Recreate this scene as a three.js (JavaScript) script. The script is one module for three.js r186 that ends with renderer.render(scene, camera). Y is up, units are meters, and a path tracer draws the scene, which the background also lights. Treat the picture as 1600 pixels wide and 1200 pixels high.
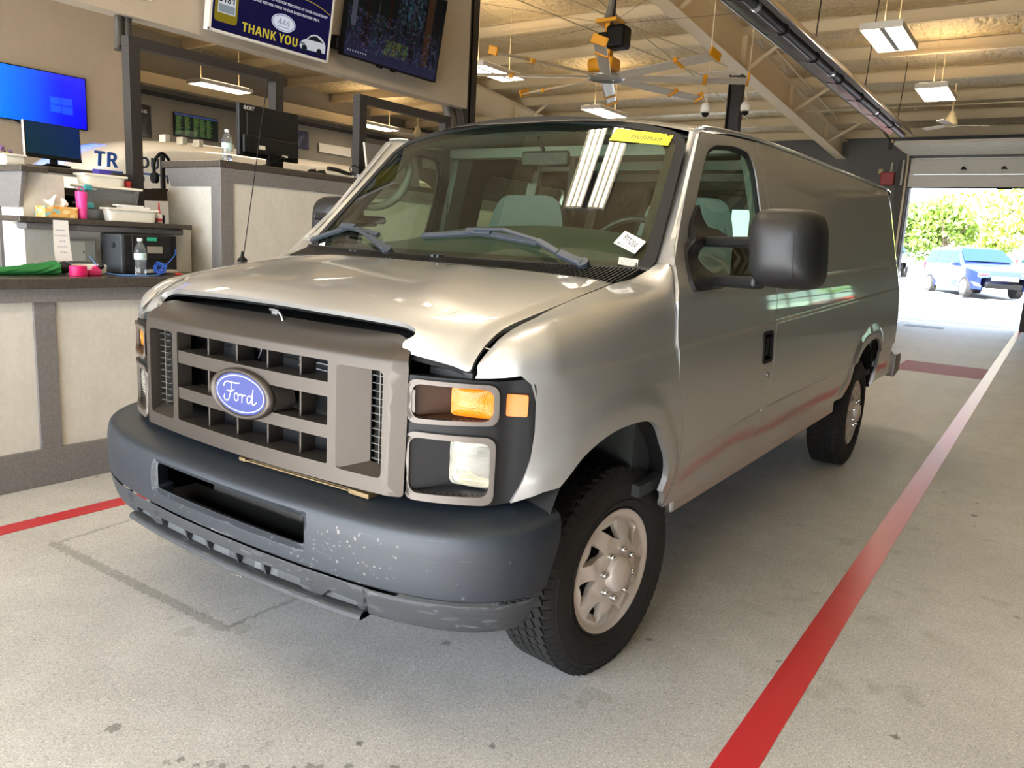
import * as THREE from 'three';
import { RoundedBoxGeometry } from 'three/addons/geometries/RoundedBoxGeometry.js';
import { mergeGeometries } from 'three/addons/utils/BufferGeometryUtils.js';
import { RectAreaLightUniformsLib } from 'three/addons/lights/RectAreaLightUniformsLib.js';
import { FontLoader } from 'three/addons/loaders/FontLoader.js';
import { TextGeometry } from 'three/addons/geometries/TextGeometry.js';
import { createNoise2D, createNoise3D } from 'simplex-noise';

// ---------- camera, sky, sun, exposure ----------
const scene = new THREE.Scene();
const D2R = Math.PI / 180;
const camera = new THREE.PerspectiveCamera(52.956, 4 / 3, 0.05, 400);
camera.position.set(1.988, 1.407, 2.105);
camera.rotation.order = 'YXZ';
camera.rotation.set(-10.425 * D2R, 34.495 * D2R, 3.147 * D2R);
const renderer = new THREE.WebGLRenderer({ antialias: true });
renderer.toneMapping = THREE.LinearToneMapping;
renderer.toneMappingExposure = 0.98;
renderer.shadowMap.enabled = true;
renderer.shadowMap.type = THREE.PCFSoftShadowMap;
RectAreaLightUniformsLib.init();

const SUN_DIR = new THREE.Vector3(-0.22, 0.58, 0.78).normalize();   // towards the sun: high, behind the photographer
const skyTex = (() => {                        // hazy sky: pale at the horizon, blue overhead, plus a broad glow added around the sun to light the bay front
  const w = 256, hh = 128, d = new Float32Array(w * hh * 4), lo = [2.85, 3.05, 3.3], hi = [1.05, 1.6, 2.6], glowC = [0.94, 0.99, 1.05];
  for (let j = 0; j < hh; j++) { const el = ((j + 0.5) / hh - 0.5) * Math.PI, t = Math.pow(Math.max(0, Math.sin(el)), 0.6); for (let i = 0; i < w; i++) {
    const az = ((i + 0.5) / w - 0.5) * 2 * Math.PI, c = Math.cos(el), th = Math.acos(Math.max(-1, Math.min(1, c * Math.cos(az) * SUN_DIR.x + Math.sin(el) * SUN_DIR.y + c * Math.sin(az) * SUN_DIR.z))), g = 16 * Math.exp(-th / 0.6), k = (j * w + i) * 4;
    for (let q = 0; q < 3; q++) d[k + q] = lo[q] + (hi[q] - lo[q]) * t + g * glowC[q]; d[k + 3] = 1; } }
  const t = new THREE.DataTexture(d, w, hh, THREE.RGBAFormat, THREE.FloatType); t.mapping = THREE.EquirectangularReflectionMapping; t.magFilter = t.minFilter = THREE.LinearFilter; t.needsUpdate = true; return t;
})();
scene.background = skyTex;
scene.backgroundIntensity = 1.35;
const sun = new THREE.DirectionalLight(0xffffff, 70);
sun.name = 'sun';
sun.position.copy(SUN_DIR).multiplyScalar(60).add(new THREE.Vector3(0, 0, -10));
sun.target.position.set(0, 0, -10);
sun.castShadow = true;
sun.shadow.mapSize.set(2048, 2048);
Object.assign(sun.shadow.camera, { left: -45, right: 45, top: 45, bottom: -45, near: 1, far: 160 });
scene.add(sun, sun.target);

// ---------- helpers ----------
let seed = 7;
const rnd = () => { seed = (seed * 1664525 + 1013904223) >>> 0; return seed / 4294967296; };
const rr = (a, b) => a + (b - a) * rnd();
const noise2 = createNoise2D(rnd), noise3 = createNoise3D(rnd);
const V = (x, y, z) => new THREE.Vector3(x, y, z);
const lerp = (a, b, t) => a + (b - a) * t;
const smooth = (t) => { t = Math.min(1, Math.max(0, t)); return t * t * (3 - 2 * t); };
function table(xs, ys) {                       // smooth monotone-ish interpolation through a table
  return (x) => {
    const n = xs.length, up = xs[n - 1] > xs[0];
    let i = 0;
    while (i < n - 2 && (up ? x > xs[i + 1] : x < xs[i + 1])) i++;
    const t = Math.min(1, Math.max(0, (x - xs[i]) / (xs[i + 1] - xs[i])));
    const h = xs[i + 1] - xs[i];
    const m = (k) => (k <= 0 ? (ys[1] - ys[0]) / (xs[1] - xs[0]) : k >= n - 1 ? (ys[n - 1] - ys[n - 2]) / (xs[n - 1] - xs[n - 2]) : (ys[k + 1] - ys[k - 1]) / (xs[k + 1] - xs[k - 1]));
    const t2 = t * t, t3 = t2 * t;
    return ys[i] * (2 * t3 - 3 * t2 + 1) + m(i) * h * (t3 - 2 * t2 + t) + ys[i + 1] * (-2 * t3 + 3 * t2) + m(i + 1) * h * (t3 - t2);
  };
}
const used = {};
function numbered(name) { const k = used[name] = (used[name] ?? -1) + 1; return k ? name + '_' + String(k).padStart(3, '0') : name; }
function shadows(o) { o.castShadow = o.receiveShadow = true; return o; }
function mesh(name, geo, mat, parent, label) {  // a part, or a whole thing when parent is the scene
  if (Array.isArray(geo)) geo = merge(geo);
  const m = shadows(new THREE.Mesh(geo, mat));
  m.name = parent && parent !== scene ? name : numbered(name);
  (parent || scene).add(m);
  if (label) m.userData.label = label;
  return m;
}
function thing(name, label, category, pos = [0, 0, 0], turn = 0, group) {
  const g = new THREE.Group(); g.name = numbered(name); g.position.set(...pos); g.rotation.y = turn;
  g.userData = { label, category }; if (group) g.userData.group = group;
  scene.add(g); return g;
}
function tag(o, label, category, group) { Object.assign(o.userData, { label, category }); if (group) o.userData.group = group; return o; }
function struct(name, geo, mat, parent) { const m = mesh(name, geo, mat, parent); if (!parent) m.userData.kind = 'structure'; return m; }
function copy(src, label, pos, turn) {
  const c = src.clone(); c.name = numbered(src.name.replace(/_\d{3}$/, '')); scene.add(c);
  if (label) c.userData.label = label; if (pos) c.position.set(...pos); if (turn !== undefined) c.rotation.y = turn;
  return c;
}
function clean(g) {                            // same attributes everywhere, so that shapes can be merged
  if (!g.getAttribute('normal')) g.computeVertexNormals();
  if (!g.getAttribute('uv')) g.setAttribute('uv', new THREE.Float32BufferAttribute(new Float32Array(g.getAttribute('position').count * 2), 2));
  if (!g.index) g.setIndex([...Array(g.getAttribute('position').count).keys()]);
  for (const k of Object.keys(g.attributes)) if (!['position', 'normal', 'uv'].includes(k)) g.deleteAttribute(k);
  return g;
}
const merge = (list) => { const l = list.flat(9).filter(Boolean); return l.length === 1 ? l[0] : mergeGeometries(l.map(clean)); };
function mir(geo) {                            // mirrored across x = 0
  if (Array.isArray(geo)) geo = merge(geo);
  const g = geo.clone(), p = g.attributes.position, n = g.attributes.normal;
  for (let i = 0; i < p.count; i++) { p.setX(i, -p.getX(i)); if (n) n.setX(i, -n.getX(i)); }
  if (g.index) { const a = g.index.array; for (let i = 0; i < a.length; i += 3) { const t = a[i]; a[i] = a[i + 1]; a[i + 1] = t; } }
  else for (const k of Object.keys(g.attributes)) { const at = g.attributes[k], s = at.itemSize, ar = at.array; for (let i = 0; i < at.count; i += 3) for (let j = 0; j < s; j++) { const t = ar[i * s + j]; ar[i * s + j] = ar[(i + 1) * s + j]; ar[(i + 1) * s + j] = t; } }
  return g;
}
function move(geo, x, y, z, rx = 0, ry = 0, rz = 0) {
  geo.applyMatrix4(new THREE.Matrix4().compose(V(x, y, z), new THREE.Quaternion().setFromEuler(new THREE.Euler(rx, ry, rz, 'YXZ')), V(1, 1, 1)));
  return geo;
}
function metreUV(g, s = 1) {                   // uv in metres from the face each vertex looks along
  const p = g.attributes.position, n = g.attributes.normal, uv = new Float32Array(p.count * 2);
  for (let i = 0; i < p.count; i++) {
    const ax = Math.abs(n.getX(i)), ay = Math.abs(n.getY(i)), az = Math.abs(n.getZ(i));
    const [u, v] = ay >= ax && ay >= az ? [p.getX(i), p.getZ(i)] : ax >= az ? [p.getZ(i), p.getY(i)] : [p.getX(i), p.getY(i)];
    uv[2 * i] = u * s; uv[2 * i + 1] = v * s;
  }
  g.setAttribute('uv', new THREE.BufferAttribute(uv, 2)); return g;
}
function bx(x0, x1, y0, y1, z0, z1, r = 0) {   // box between bounds, edges rounded by r
  const w = Math.abs(x1 - x0), h = Math.abs(y1 - y0), d = Math.abs(z1 - z0);
  const g = r ? new RoundedBoxGeometry(w, h, d, 2, Math.min(r, w / 2.01, h / 2.01, d / 2.01)) : new THREE.BoxGeometry(w, h, d);
  g.translate((x0 + x1) / 2, (y0 + y1) / 2, (z0 + z1) / 2);
  return metreUV(clean(g));
}
const cyl = (r0, r1, h, n = 20, open = false) => clean(new THREE.CylinderGeometry(r0, r1, h, n, 1, open));
const lathe = (pts, n = 32) => clean(new THREE.LatheGeometry(pts.map((p) => new THREE.Vector2(p[0], p[1])), n));
function tube(pts, r, n = 0, k = 8, closed = false) {
  const c = new THREE.CatmullRomCurve3(pts.map((p) => V(...p)), closed, 'centripetal');
  const g = new THREE.TubeGeometry(c, n || Math.max(2, pts.length * 6), r, k, closed);
  if (closed) return clean(g);
  const caps = [[0, -1], [1, 1]].map(([t, s]) => { const d = c.getTangentAt(t).multiplyScalar(s), q = new THREE.Quaternion().setFromUnitVectors(V(0, 0, 1), d); const e = new THREE.CircleGeometry(r, k); e.applyQuaternion(q); const p = c.getPointAt(t); return clean(e.translate(p.x, p.y, p.z)); });
  return merge([clean(g), ...caps]);
}
function rod(a, b, r, k = 8) { const A = V(...a), B = V(...b), d = B.clone().sub(A), g = cyl(r, r, d.length(), k); g.applyQuaternion(new THREE.Quaternion().setFromUnitVectors(V(0, 1, 0), d.normalize())); const m = A.add(B).multiplyScalar(0.5); return g.translate(m.x, m.y, m.z); }
function bar(a, b, w, h, up = [0, 1, 0], r = 0.002) {                     // rectangular bar from a to b, w across, h along up
  const A = V(...a), B = V(...b), d = B.clone().sub(A), L = d.length(); d.normalize();
  const x = V(...up).clone().cross(d).normalize(), y = d.clone().cross(x);
  const g = r ? new RoundedBoxGeometry(w, h, L, 1, Math.min(r, w / 2.1, h / 2.1)) : new THREE.BoxGeometry(w, h, L);
  g.applyMatrix4(new THREE.Matrix4().makeBasis(x, y, d)); const m = A.add(B).multiplyScalar(0.5);
  return metreUV(clean(g.translate(m.x, m.y, m.z)));
}
function cr(p0, p1, p2, p3, t) { const t2 = t * t, t3 = t2 * t; return 0.5 * (2 * p1 + (p2 - p0) * t + (2 * p0 - 5 * p1 + 4 * p2 - p3) * t2 + (3 * p1 - p0 - 3 * p2 + p3) * t3); }
function rowAt(row, t) {                       // Catmull-Rom along one row of points, t in 0..1
  const n = row.length - 1, f = Math.min(n - 1e-9, Math.max(0, t * n)), i = Math.floor(f), s = f - i;
  const g = (k) => (k < 0 ? row[0].map((v, j) => 2 * v - row[1][j]) : k > n ? row[n].map((v, j) => 2 * v - row[n - 1][j]) : row[k]);
  const a = g(i - 1), b = g(i), c = g(i + 1), d = g(i + 2);
  return b.map((_, j) => cr(a[j], b[j], c[j], d[j], s));
}
const skinMap = (rows) => (u, v) => rowAt(rows.map((r) => rowAt(r, u)), v);   // u along rows, v across them
function grid(map, nu, nv, closed = false) {   // surface over 0..1 x 0..1
  const pos = [], uv = [], idx = [];
  for (let j = 0; j <= nv; j++) for (let i = 0; i <= nu; i++) { pos.push(...map(i / nu, j / nv)); uv.push(i / nu, j / nv); }
  const w = nu + 1;
  for (let j = 0; j < nv; j++) for (let i = 0; i < nu; i++) { const a = j * w + i; idx.push(a, a + 1, a + w, a + 1, a + w + 1, a + w); }
  const g = new THREE.BufferGeometry();
  g.setAttribute('position', new THREE.Float32BufferAttribute(pos, 3)); g.setAttribute('uv', new THREE.Float32BufferAttribute(uv, 2)); g.setIndex(idx);
  g.computeVertexNormals();
  if (closed) { const n = g.attributes.normal; for (let j = 0; j <= nv; j++) { const a = j * w, b = j * w + nu, s = V(n.getX(a) + n.getX(b), n.getY(a) + n.getY(b), n.getZ(a) + n.getZ(b)).normalize(); n.setXYZ(a, s.x, s.y, s.z); n.setXYZ(b, s.x, s.y, s.z); } }
  return g;
}
const skin = (rows, nu, nv) => grid(skinMap(rows), nu, nv);
function loopPts(pts, h, r = 0, closed = true) {            // densify a polygon; r rounds its corners
  let p = pts.map((a) => a.slice());
  if (r) {
    const out = [];
    for (let i = 0; i < p.length; i++) {
      const a = p[(i + p.length - 1) % p.length], b = p[i], c = p[(i + 1) % p.length], R = b[2] ?? r;
      const la = Math.hypot(a[0] - b[0], a[1] - b[1]), lc = Math.hypot(c[0] - b[0], c[1] - b[1]), k = Math.min(R, la * 0.48, lc * 0.48);
      const s = [b[0] + (a[0] - b[0]) / la * k, b[1] + (a[1] - b[1]) / la * k], e = [b[0] + (c[0] - b[0]) / lc * k, b[1] + (c[1] - b[1]) / lc * k];
      for (let q = 0; q <= 6; q++) { const t = q / 6; out.push([(1 - t) * (1 - t) * s[0] + 2 * t * (1 - t) * b[0] + t * t * e[0], (1 - t) * (1 - t) * s[1] + 2 * t * (1 - t) * b[1] + t * t * e[1]]); }
    }
    p = out;
  }
  const out = [];
  for (let i = 0; i < p.length; i++) {
    const a = p[i], b = p[(i + 1) % p.length], L = Math.hypot(b[0] - a[0], b[1] - a[1]);
    if (L < 1e-6) continue;
    const n = Math.max(1, Math.ceil(L / h));
    for (let k = 0; k < n; k++) out.push([lerp(a[0], b[0], k / n), lerp(a[1], b[1], k / n)]);
  }
  return out;
}
const rrect = (x0, x1, y0, y1, r, h = 0.03) => loopPts([[x0, y0], [x1, y0], [x1, y1], [x0, y1]], h, r);
const oval = (cx, cy, rx, ry, n = 40) => [...Array(n)].map((_, i) => [cx + rx * Math.cos(i / n * 2 * Math.PI), cy + ry * Math.sin(i / n * 2 * Math.PI)]);
// a curved sheet: flat outline (with holes) in (u, v), laid onto map(u, v) -> [x, y, z]; rim folds the edges back by that much; out points away from the inside
function panel(poly, map, { holes = [], h = 0.05, rim = 0.012, out = [0, 0, 1], holeRim = rim, back = false } = {}) {
  const V2 = (l) => l.map((p) => new THREE.Vector2(p[0], p[1]));
  let C = V2(poly); if (THREE.ShapeUtils.area(C) < 0) C.reverse();
  const H = holes.map((o) => { const l = V2(o); if (THREE.ShapeUtils.area(l) > 0) l.reverse(); return l; });
  const pts = [C, ...H].flat(), tris = THREE.ShapeUtils.triangulateShape(C, H);
  let T = tris.map((t) => t.slice());
  const P = pts.map((p) => [p.x, p.y]), key = new Map();
  const d2 = (a, b) => (P[a][0] - P[b][0]) ** 2 + (P[a][1] - P[b][1]) ** 2;
  const bd = new Set(); let o = 0;
  for (const l of [C, ...H]) { for (let i = 0; i < l.length; i++) { const a = o + i, b = o + (i + 1) % l.length; bd.add(Math.min(a, b) + '_' + Math.max(a, b)); } o += l.length; }
  const mid = (a, b) => {
    const k = Math.min(a, b) + '_' + Math.max(a, b);
    const hh = typeof h === 'function' ? h((P[a][0] + P[b][0]) / 2, (P[a][1] + P[b][1]) / 2) : h;
    if (bd.has(k) || d2(a, b) <= hh * hh) return -1;
    if (!key.has(k)) { key.set(k, P.length); P.push([(P[a][0] + P[b][0]) / 2, (P[a][1] + P[b][1]) / 2]); }
    return key.get(k);
  };
  for (let pass = 0; pass < 9; pass++) {
    const N = []; let more = false;
    for (const [a, b, c] of T) {
      const x = mid(a, b), y = mid(b, c), z = mid(c, a), n = (x >= 0) + (y >= 0) + (z >= 0);
      if (!n) { N.push([a, b, c]); continue; }
      more = true;
      if (n === 3) N.push([a, x, z], [x, b, y], [z, y, c], [x, y, z]);
      else if (n === 1) x >= 0 ? N.push([a, x, c], [x, b, c]) : y >= 0 ? N.push([a, b, y], [a, y, c]) : N.push([a, b, z], [z, b, c]);
      else if (x < 0) N.push([z, y, c], ...(d2(a, y) < d2(b, z) ? [[a, b, y], [a, y, z]] : [[a, b, z], [b, y, z]]));
      else if (y < 0) N.push([a, x, z], ...(d2(x, c) < d2(z, b) ? [[x, b, c], [x, c, z]] : [[x, b, z], [z, b, c]]));
      else N.push([x, b, y], ...(d2(a, y) < d2(x, c) ? [[a, x, y], [a, y, c]] : [[a, x, c], [x, y, c]]));
    }
    T = N; if (!more) break;
  }
  const pos = [], nor = [], uv = [], idx = [], e = 1e-3, O = V(...out);
  const P3 = [], N3 = [];
  let flip = 0;
  for (const [u, v] of P) {
    const m = map(u, v), a = V(...map(u + e, v)).sub(V(...map(u - e, v))), b = V(...map(u, v + e)).sub(V(...map(u, v - e)));
    const n = a.cross(b); if (n.lengthSq() < 1e-20) n.copy(O); n.normalize(); flip += n.dot(O) >= 0 ? 1 : -1; P3.push(m); N3.push(n);
  }
  const sgn = flip >= 0 ? 1 : -1;
  P.forEach((q, i) => { N3[i].multiplyScalar(sgn); pos.push(...P3[i]); nor.push(N3[i].x, N3[i].y, N3[i].z); uv.push(q[0], q[1]); });
  for (const [a, b, c] of T) sgn > 0 ? idx.push(a, b, c) : idx.push(a, c, b);
  if (rim || holeRim) {
    o = 0; [C, ...H].forEach((l, li) => {
      const R = li ? holeRim : rim;
      if (R) for (let i = 0; i < l.length; i++) {
        const a = o + i, b = o + (i + 1) % l.length, A = V(...P3[a]), B = V(...P3[b]), A2 = A.clone().addScaledVector(N3[a], -R), B2 = B.clone().addScaledVector(N3[b], -R);
        const n = B.clone().sub(A).cross(N3[a]).multiplyScalar(sgn).normalize(), k = pos.length / 3;
        for (const q of [A, B, B2, A2]) { pos.push(q.x, q.y, q.z); nor.push(n.x, n.y, n.z); uv.push(P[a][0], P[a][1]); }
        sgn > 0 ? idx.push(k, k + 2, k + 1, k, k + 3, k + 2) : idx.push(k, k + 1, k + 2, k, k + 2, k + 3);
      }
      o += l.length;
    });
  }
  if (back) { const k = pos.length / 3, R = rim; P.forEach((q, i) => { pos.push(P3[i][0] - N3[i].x * R, P3[i][1] - N3[i].y * R, P3[i][2] - N3[i].z * R); nor.push(-N3[i].x, -N3[i].y, -N3[i].z); uv.push(q[0], q[1]); }); for (const [a, b, c] of T) sgn > 0 ? idx.push(k + a, k + c, k + b) : idx.push(k + a, k + b, k + c); }
  const g = new THREE.BufferGeometry();
  g.setAttribute('position', new THREE.Float32BufferAttribute(pos, 3)); g.setAttribute('normal', new THREE.Float32BufferAttribute(nor, 3)); g.setAttribute('uv', new THREE.Float32BufferAttribute(uv, 2)); g.setIndex(idx);
  return g;
}
// ---------- materials ----------
const std = (color, roughness = 0.6, metalness = 0, more = {}) => new THREE.MeshStandardMaterial({ color, roughness, metalness, ...more });
const phys = (color, roughness, metalness, more = {}) => new THREE.MeshPhysicalMaterial({ color, roughness, metalness, ...more });
const glow = (color, power, more = {}) => new THREE.MeshStandardMaterial({ color: 0x111111, roughness: 0.4, emissive: color, emissiveIntensity: power, ...more });
function canvas(w, h, draw, srgb = true) {
  const c = document.createElement('canvas'); c.width = w; c.height = h;
  const x = c.getContext('2d'); draw(x, w, h);
  const t = new THREE.CanvasTexture(c); if (srgb) t.colorSpace = THREE.SRGBColorSpace;
  t.magFilter = THREE.LinearFilter; t.anisotropy = 8; return t;
}
function noiseTex(n, fn, rx = 1, ry = 1, srgb = true) {     // fn(u, v) -> [r, g, b] 0..1, tileable if fn is
  const d = new Uint8Array(n * n * 4);
  for (let j = 0; j < n; j++) for (let i = 0; i < n; i++) { const c = fn(i / n, j / n), k = (j * n + i) * 4; d[k] = c[0] * 255; d[k + 1] = c[1] * 255; d[k + 2] = c[2] * 255; d[k + 3] = 255; }
  const t = new THREE.DataTexture(d, n, n); t.wrapS = t.wrapT = THREE.RepeatWrapping; t.magFilter = THREE.LinearFilter; t.minFilter = THREE.LinearMipmapLinearFilter; t.generateMipmaps = true;
  t.repeat.set(rx, ry); if (srgb) t.colorSpace = THREE.SRGBColorSpace; t.needsUpdate = true; return t;
}
const torus = (u, v, f, k = 0) => { const a = u * 2 * Math.PI, b = v * 2 * Math.PI, R = f / (2 * Math.PI); return (noise3(Math.cos(a) * R + k, Math.sin(a) * R, Math.cos(b) * R) + noise3(Math.sin(b) * R + 9 + k, Math.cos(a) * R, Math.sin(a) * R)) / 2; };
// ---------- materials of the van ----------
const flakeTex = noiseTex(256, () => { const g = 0.5 + (rnd() - 0.5) * 0.24; return [g, g, g]; }, 5, 5, false);
const M = {
  paint: phys(0xb4b4b2, 0.42, 0.7, { clearcoat: 1, clearcoatRoughness: 0.04, roughnessMap: null }),
  grey: std(0x4b453f, 0.42, 0.6),                // silver-brown painted plastic of the grille
  frame: std(0x5a534d, 0.45, 0.4),
  black: phys(0x0a0a0a, 0.5, 0, { specularIntensity: 0.45 }),
  plastic: std(0x131415, 0.5, 0),
  dark: std(0x0a0a0a, 0.85, 0),
  rubber: std(0x141414, 0.75, 0),
  chrome: std(0xd8d8d8, 0.16, 1),
  steel: std(0x8a8a8a, 0.4, 0.9),
  cover: std(0xd0c6bc, 0.4, 0.25),
  glass: phys(0xcfe0d0, 0.0, 0, { transmission: 1, thickness: 0, ior: 1.5 }),
  seat: std(0x7c8785, 0.75, 0),
  trim: std(0x7d857c, 0.8, 0),
  wiper: std(0x3f464f, 0.5, 0.1),
  orange: phys(0xff8c00, 0.12, 0, { transmission: 0.35, thickness: 0, ior: 1.5 }),
  redorange: phys(0xee7a10, 0.12, 0, { transmission: 0.3, thickness: 0, ior: 1.5 }),
};
const bumperTex = canvas(1024, 512, (x, w, h) => {        // u: along the bumper, v: up the face
  x.fillStyle = '#1e252d'; x.fillRect(0, 0, w, h);
  for (let i = 0; i < 2600; i++) { const g = rr(-10, 10); x.fillStyle = `rgba(${36 + g},${43 + g},${51 + g},0.2)`; x.fillRect(rr(0, w), rr(0, h), rr(4, 40), rr(1, 2)); }
  for (let i = 0; i < 150; i++) {                        // insect specks and chips
    const a = rr(0, 1) < 0.78 ? rr(0.6, 0.8) : rr(0.1, 0.95);
    x.fillStyle = `rgba(${rr(150, 190)},${rr(150, 175)},${rr(140, 150)},${rr(0.2, 0.6)})`;
    const px = a * w, py = rr(0.42, 0.74) * h, s = rr(0.7, 2.2);
    x.beginPath(); x.ellipse(px, py, s * 0.8, s * rr(1, 3.2), rr(-0.3, 0.3), 0, 7); x.fill();
  }
  x.strokeStyle = 'rgba(196,190,170,0.55)';
  for (let i = 0; i < 26; i++) { x.lineWidth = rr(0.6, 2); const px = rr(0.44, 0.53) * w, py = h * rr(0.7, 0.74); x.beginPath(); x.moveTo(px, py); x.lineTo(px + rr(6, 26), py + rr(-2, 3)); x.stroke(); }
  for (let i = 0; i < 50; i++) { x.strokeStyle = `rgba(150,160,170,${rr(0.1, 0.3)})`; x.lineWidth = rr(0.5, 1.4); const px = rr(0.1, 0.9) * w, py = h * rr(0.35, 0.75); x.beginPath(); x.moveTo(px, py); x.lineTo(px + rr(-40, 40), py + rr(-3, 3)); x.stroke(); }
});
const valanceTex = canvas(1024, 256, (x, w, h) => {
  x.fillStyle = '#2e3134'; x.fillRect(0, 0, w, h);
  for (let i = 0; i < 900; i++) { const b = rr(45, 95); x.fillStyle = `rgba(${b},${b + 2},${b + 4},${rr(0.05, 0.3)})`; x.fillRect(rr(0, w), rr(0, h), rr(10, 90), rr(0.6, 3)); }
  for (let i = 0; i < 60; i++) { x.fillStyle = `rgba(150,152,152,${rr(0.1, 0.3)})`; x.beginPath(); x.ellipse(rr(0, w), rr(0.2, 0.9) * h, rr(5, 30), rr(2, 9), rr(-0.2, 0.2), 0, 7); x.fill(); }
});
M.bumper = std(0xffffff, 0.5, 0, { map: bumperTex }); M.valance = std(0xffffff, 0.6, 0, { map: valanceTex });

// ---------- materials of the building ----------
const grain = (base, amp, fine) => (u, v) => { const a = torus(u, v, 3) * amp + torus(u, v, 14, 20) * amp * 0.6 + (rnd() - 0.5) * fine; return base.map((c) => Math.min(1, Math.max(0, c + a))); };
const floorFn = (n) => { const s = (rnd() < 0.14 ? -0.2 * rnd() : 0) + (rnd() < 0.14 ? 0.17 * rnd() : 0) + (rnd() - 0.5) * 0.10; return [0.715 + n + s, 0.71 + n + s, 0.695 + n + s]; };
const farTex = noiseTex(768, (u, v) => floorFn(torus(u, v, 2) * 0.03 + torus(u, v, 9, 5) * 0.025), 0.5, 0.5);
const floorBump = noiseTex(256, () => { const g = 0.5 + (rnd() - 0.5) * 0.9; return [g, g, g]; }, 3, 3, false);
const F0 = -2.6, F1 = 2.9, G0 = -3.4, G1 = 2.1;                       // the stretch of floor near the camera, with its own stains
const nearTex = (() => {
  const n = 2048, d = new Uint8Array(n * n * 4);
  const seg = (px, py, ax, ay, bx_, by) => { const t = Math.max(0, Math.min(1, ((px - ax) * (bx_ - ax) + (py - ay) * (by - ay)) / ((bx_ - ax) ** 2 + (by - ay) ** 2))); return Math.hypot(px - ax - t * (bx_ - ax), py - ay - t * (by - ay)); };
  const patch = [[-1.43, 0.60], [-0.25, 0.568], [-0.24, -0.4], [-1.51, -0.1]];
  const spots = []; for (let i = 0; i < 60; i++) spots.push([rr(F0, F1), rr(G0, G1), rr(0.006, 0.02), rr(0.5, 1)]);
  spots.push([0.86, 0.75, 0.016, 1], [0.52, 1.1, 0.02, 0.6], [0.0, 1.1, 0.02, 0.7]);
  for (let i = 0; i < 14; i++) { const t = i / 13; spots.push([lerp(0.72, 0.24, t) + rr(-0.02, 0.02), lerp(0.74, 1.1, t) + rr(-0.02, 0.02), rr(0.006, 0.014), rr(0.4, 0.9)]); }
  for (let j = 0; j < n; j++) for (let i = 0; i < n; i++) {
    const x = lerp(F0, F1, i / n), z = lerp(G0, G1, j / n), k = (j * n + i) * 4;
    let m = noise2(x * 1.1, z * 1.1) * 0.022 + noise2(x * 4 + 9, z * 4) * 0.016, tone = [0, 0, 0];
    const c = floorFn(m);
    let dd = 9; if (x > -1.7 && x < -0.1 && z > -0.6 && z < 0.75) for (let q = 0; q < 4; q++) { const a = patch[q], b = patch[(q + 1) % 4]; if (q === 2) continue; const w = q === 0 ? 0.026 : q === 1 ? 0.012 : 0.013; const e = seg(x, z, a[0], a[1], b[0], b[1]) + noise2(x * 30, z * 30) * 0.008; if (e < w) dd = Math.min(dd, e / w); }
    if (dd < 1) { const s = 0.11 * smooth((1 - dd) / 0.25); c[0] -= s; c[1] -= s; c[2] -= s * 1.05; }
    const st = noise2(x * 0.9 + 40, z * 2.4) + 0.5 * noise2(x * 7, z * 7); if (st > 0.75 && z < -0.2 || st > 1.05) { const s = 0.05 * Math.min(1, (st - 0.75) * 3); c[0] -= s; c[1] -= s; c[2] -= s * 1.2; }
    for (let q = 0; q < 3; q++) d[k + q] = Math.max(0, Math.min(1, c[q])) * 255; d[k + 3] = 255;
  }
  for (const s of spots) { const ci = (s[0] - F0) / (F1 - F0) * n, cj = (s[1] - G0) / (G1 - G0) * n, R = Math.ceil(s[2] * 1.6 / (F1 - F0) * n); for (let j = Math.floor(cj - R); j <= cj + R; j++) for (let i = Math.floor(ci - R); i <= ci + R; i++) { if (i < 0 || j < 0 || i >= n || j >= n) continue; const x = lerp(F0, F1, i / n), z = lerp(G0, G1, j / n); if (Math.hypot(x - s[0], z - s[1]) + noise2(x * 60, z * 60) * 0.006 < s[2]) for (let q = 0; q < 3; q++) d[(j * n + i) * 4 + q] = Math.max(0, d[(j * n + i) * 4 + q] - 70 * s[3]); } }
  const t = new THREE.DataTexture(d, n, n); t.magFilter = THREE.LinearFilter; t.minFilter = THREE.LinearMipmapLinearFilter; t.generateMipmaps = true; t.colorSpace = THREE.SRGBColorSpace; t.needsUpdate = true; t.wrapS = t.wrapT = THREE.ClampToEdgeWrapping; return t;
})();
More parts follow.
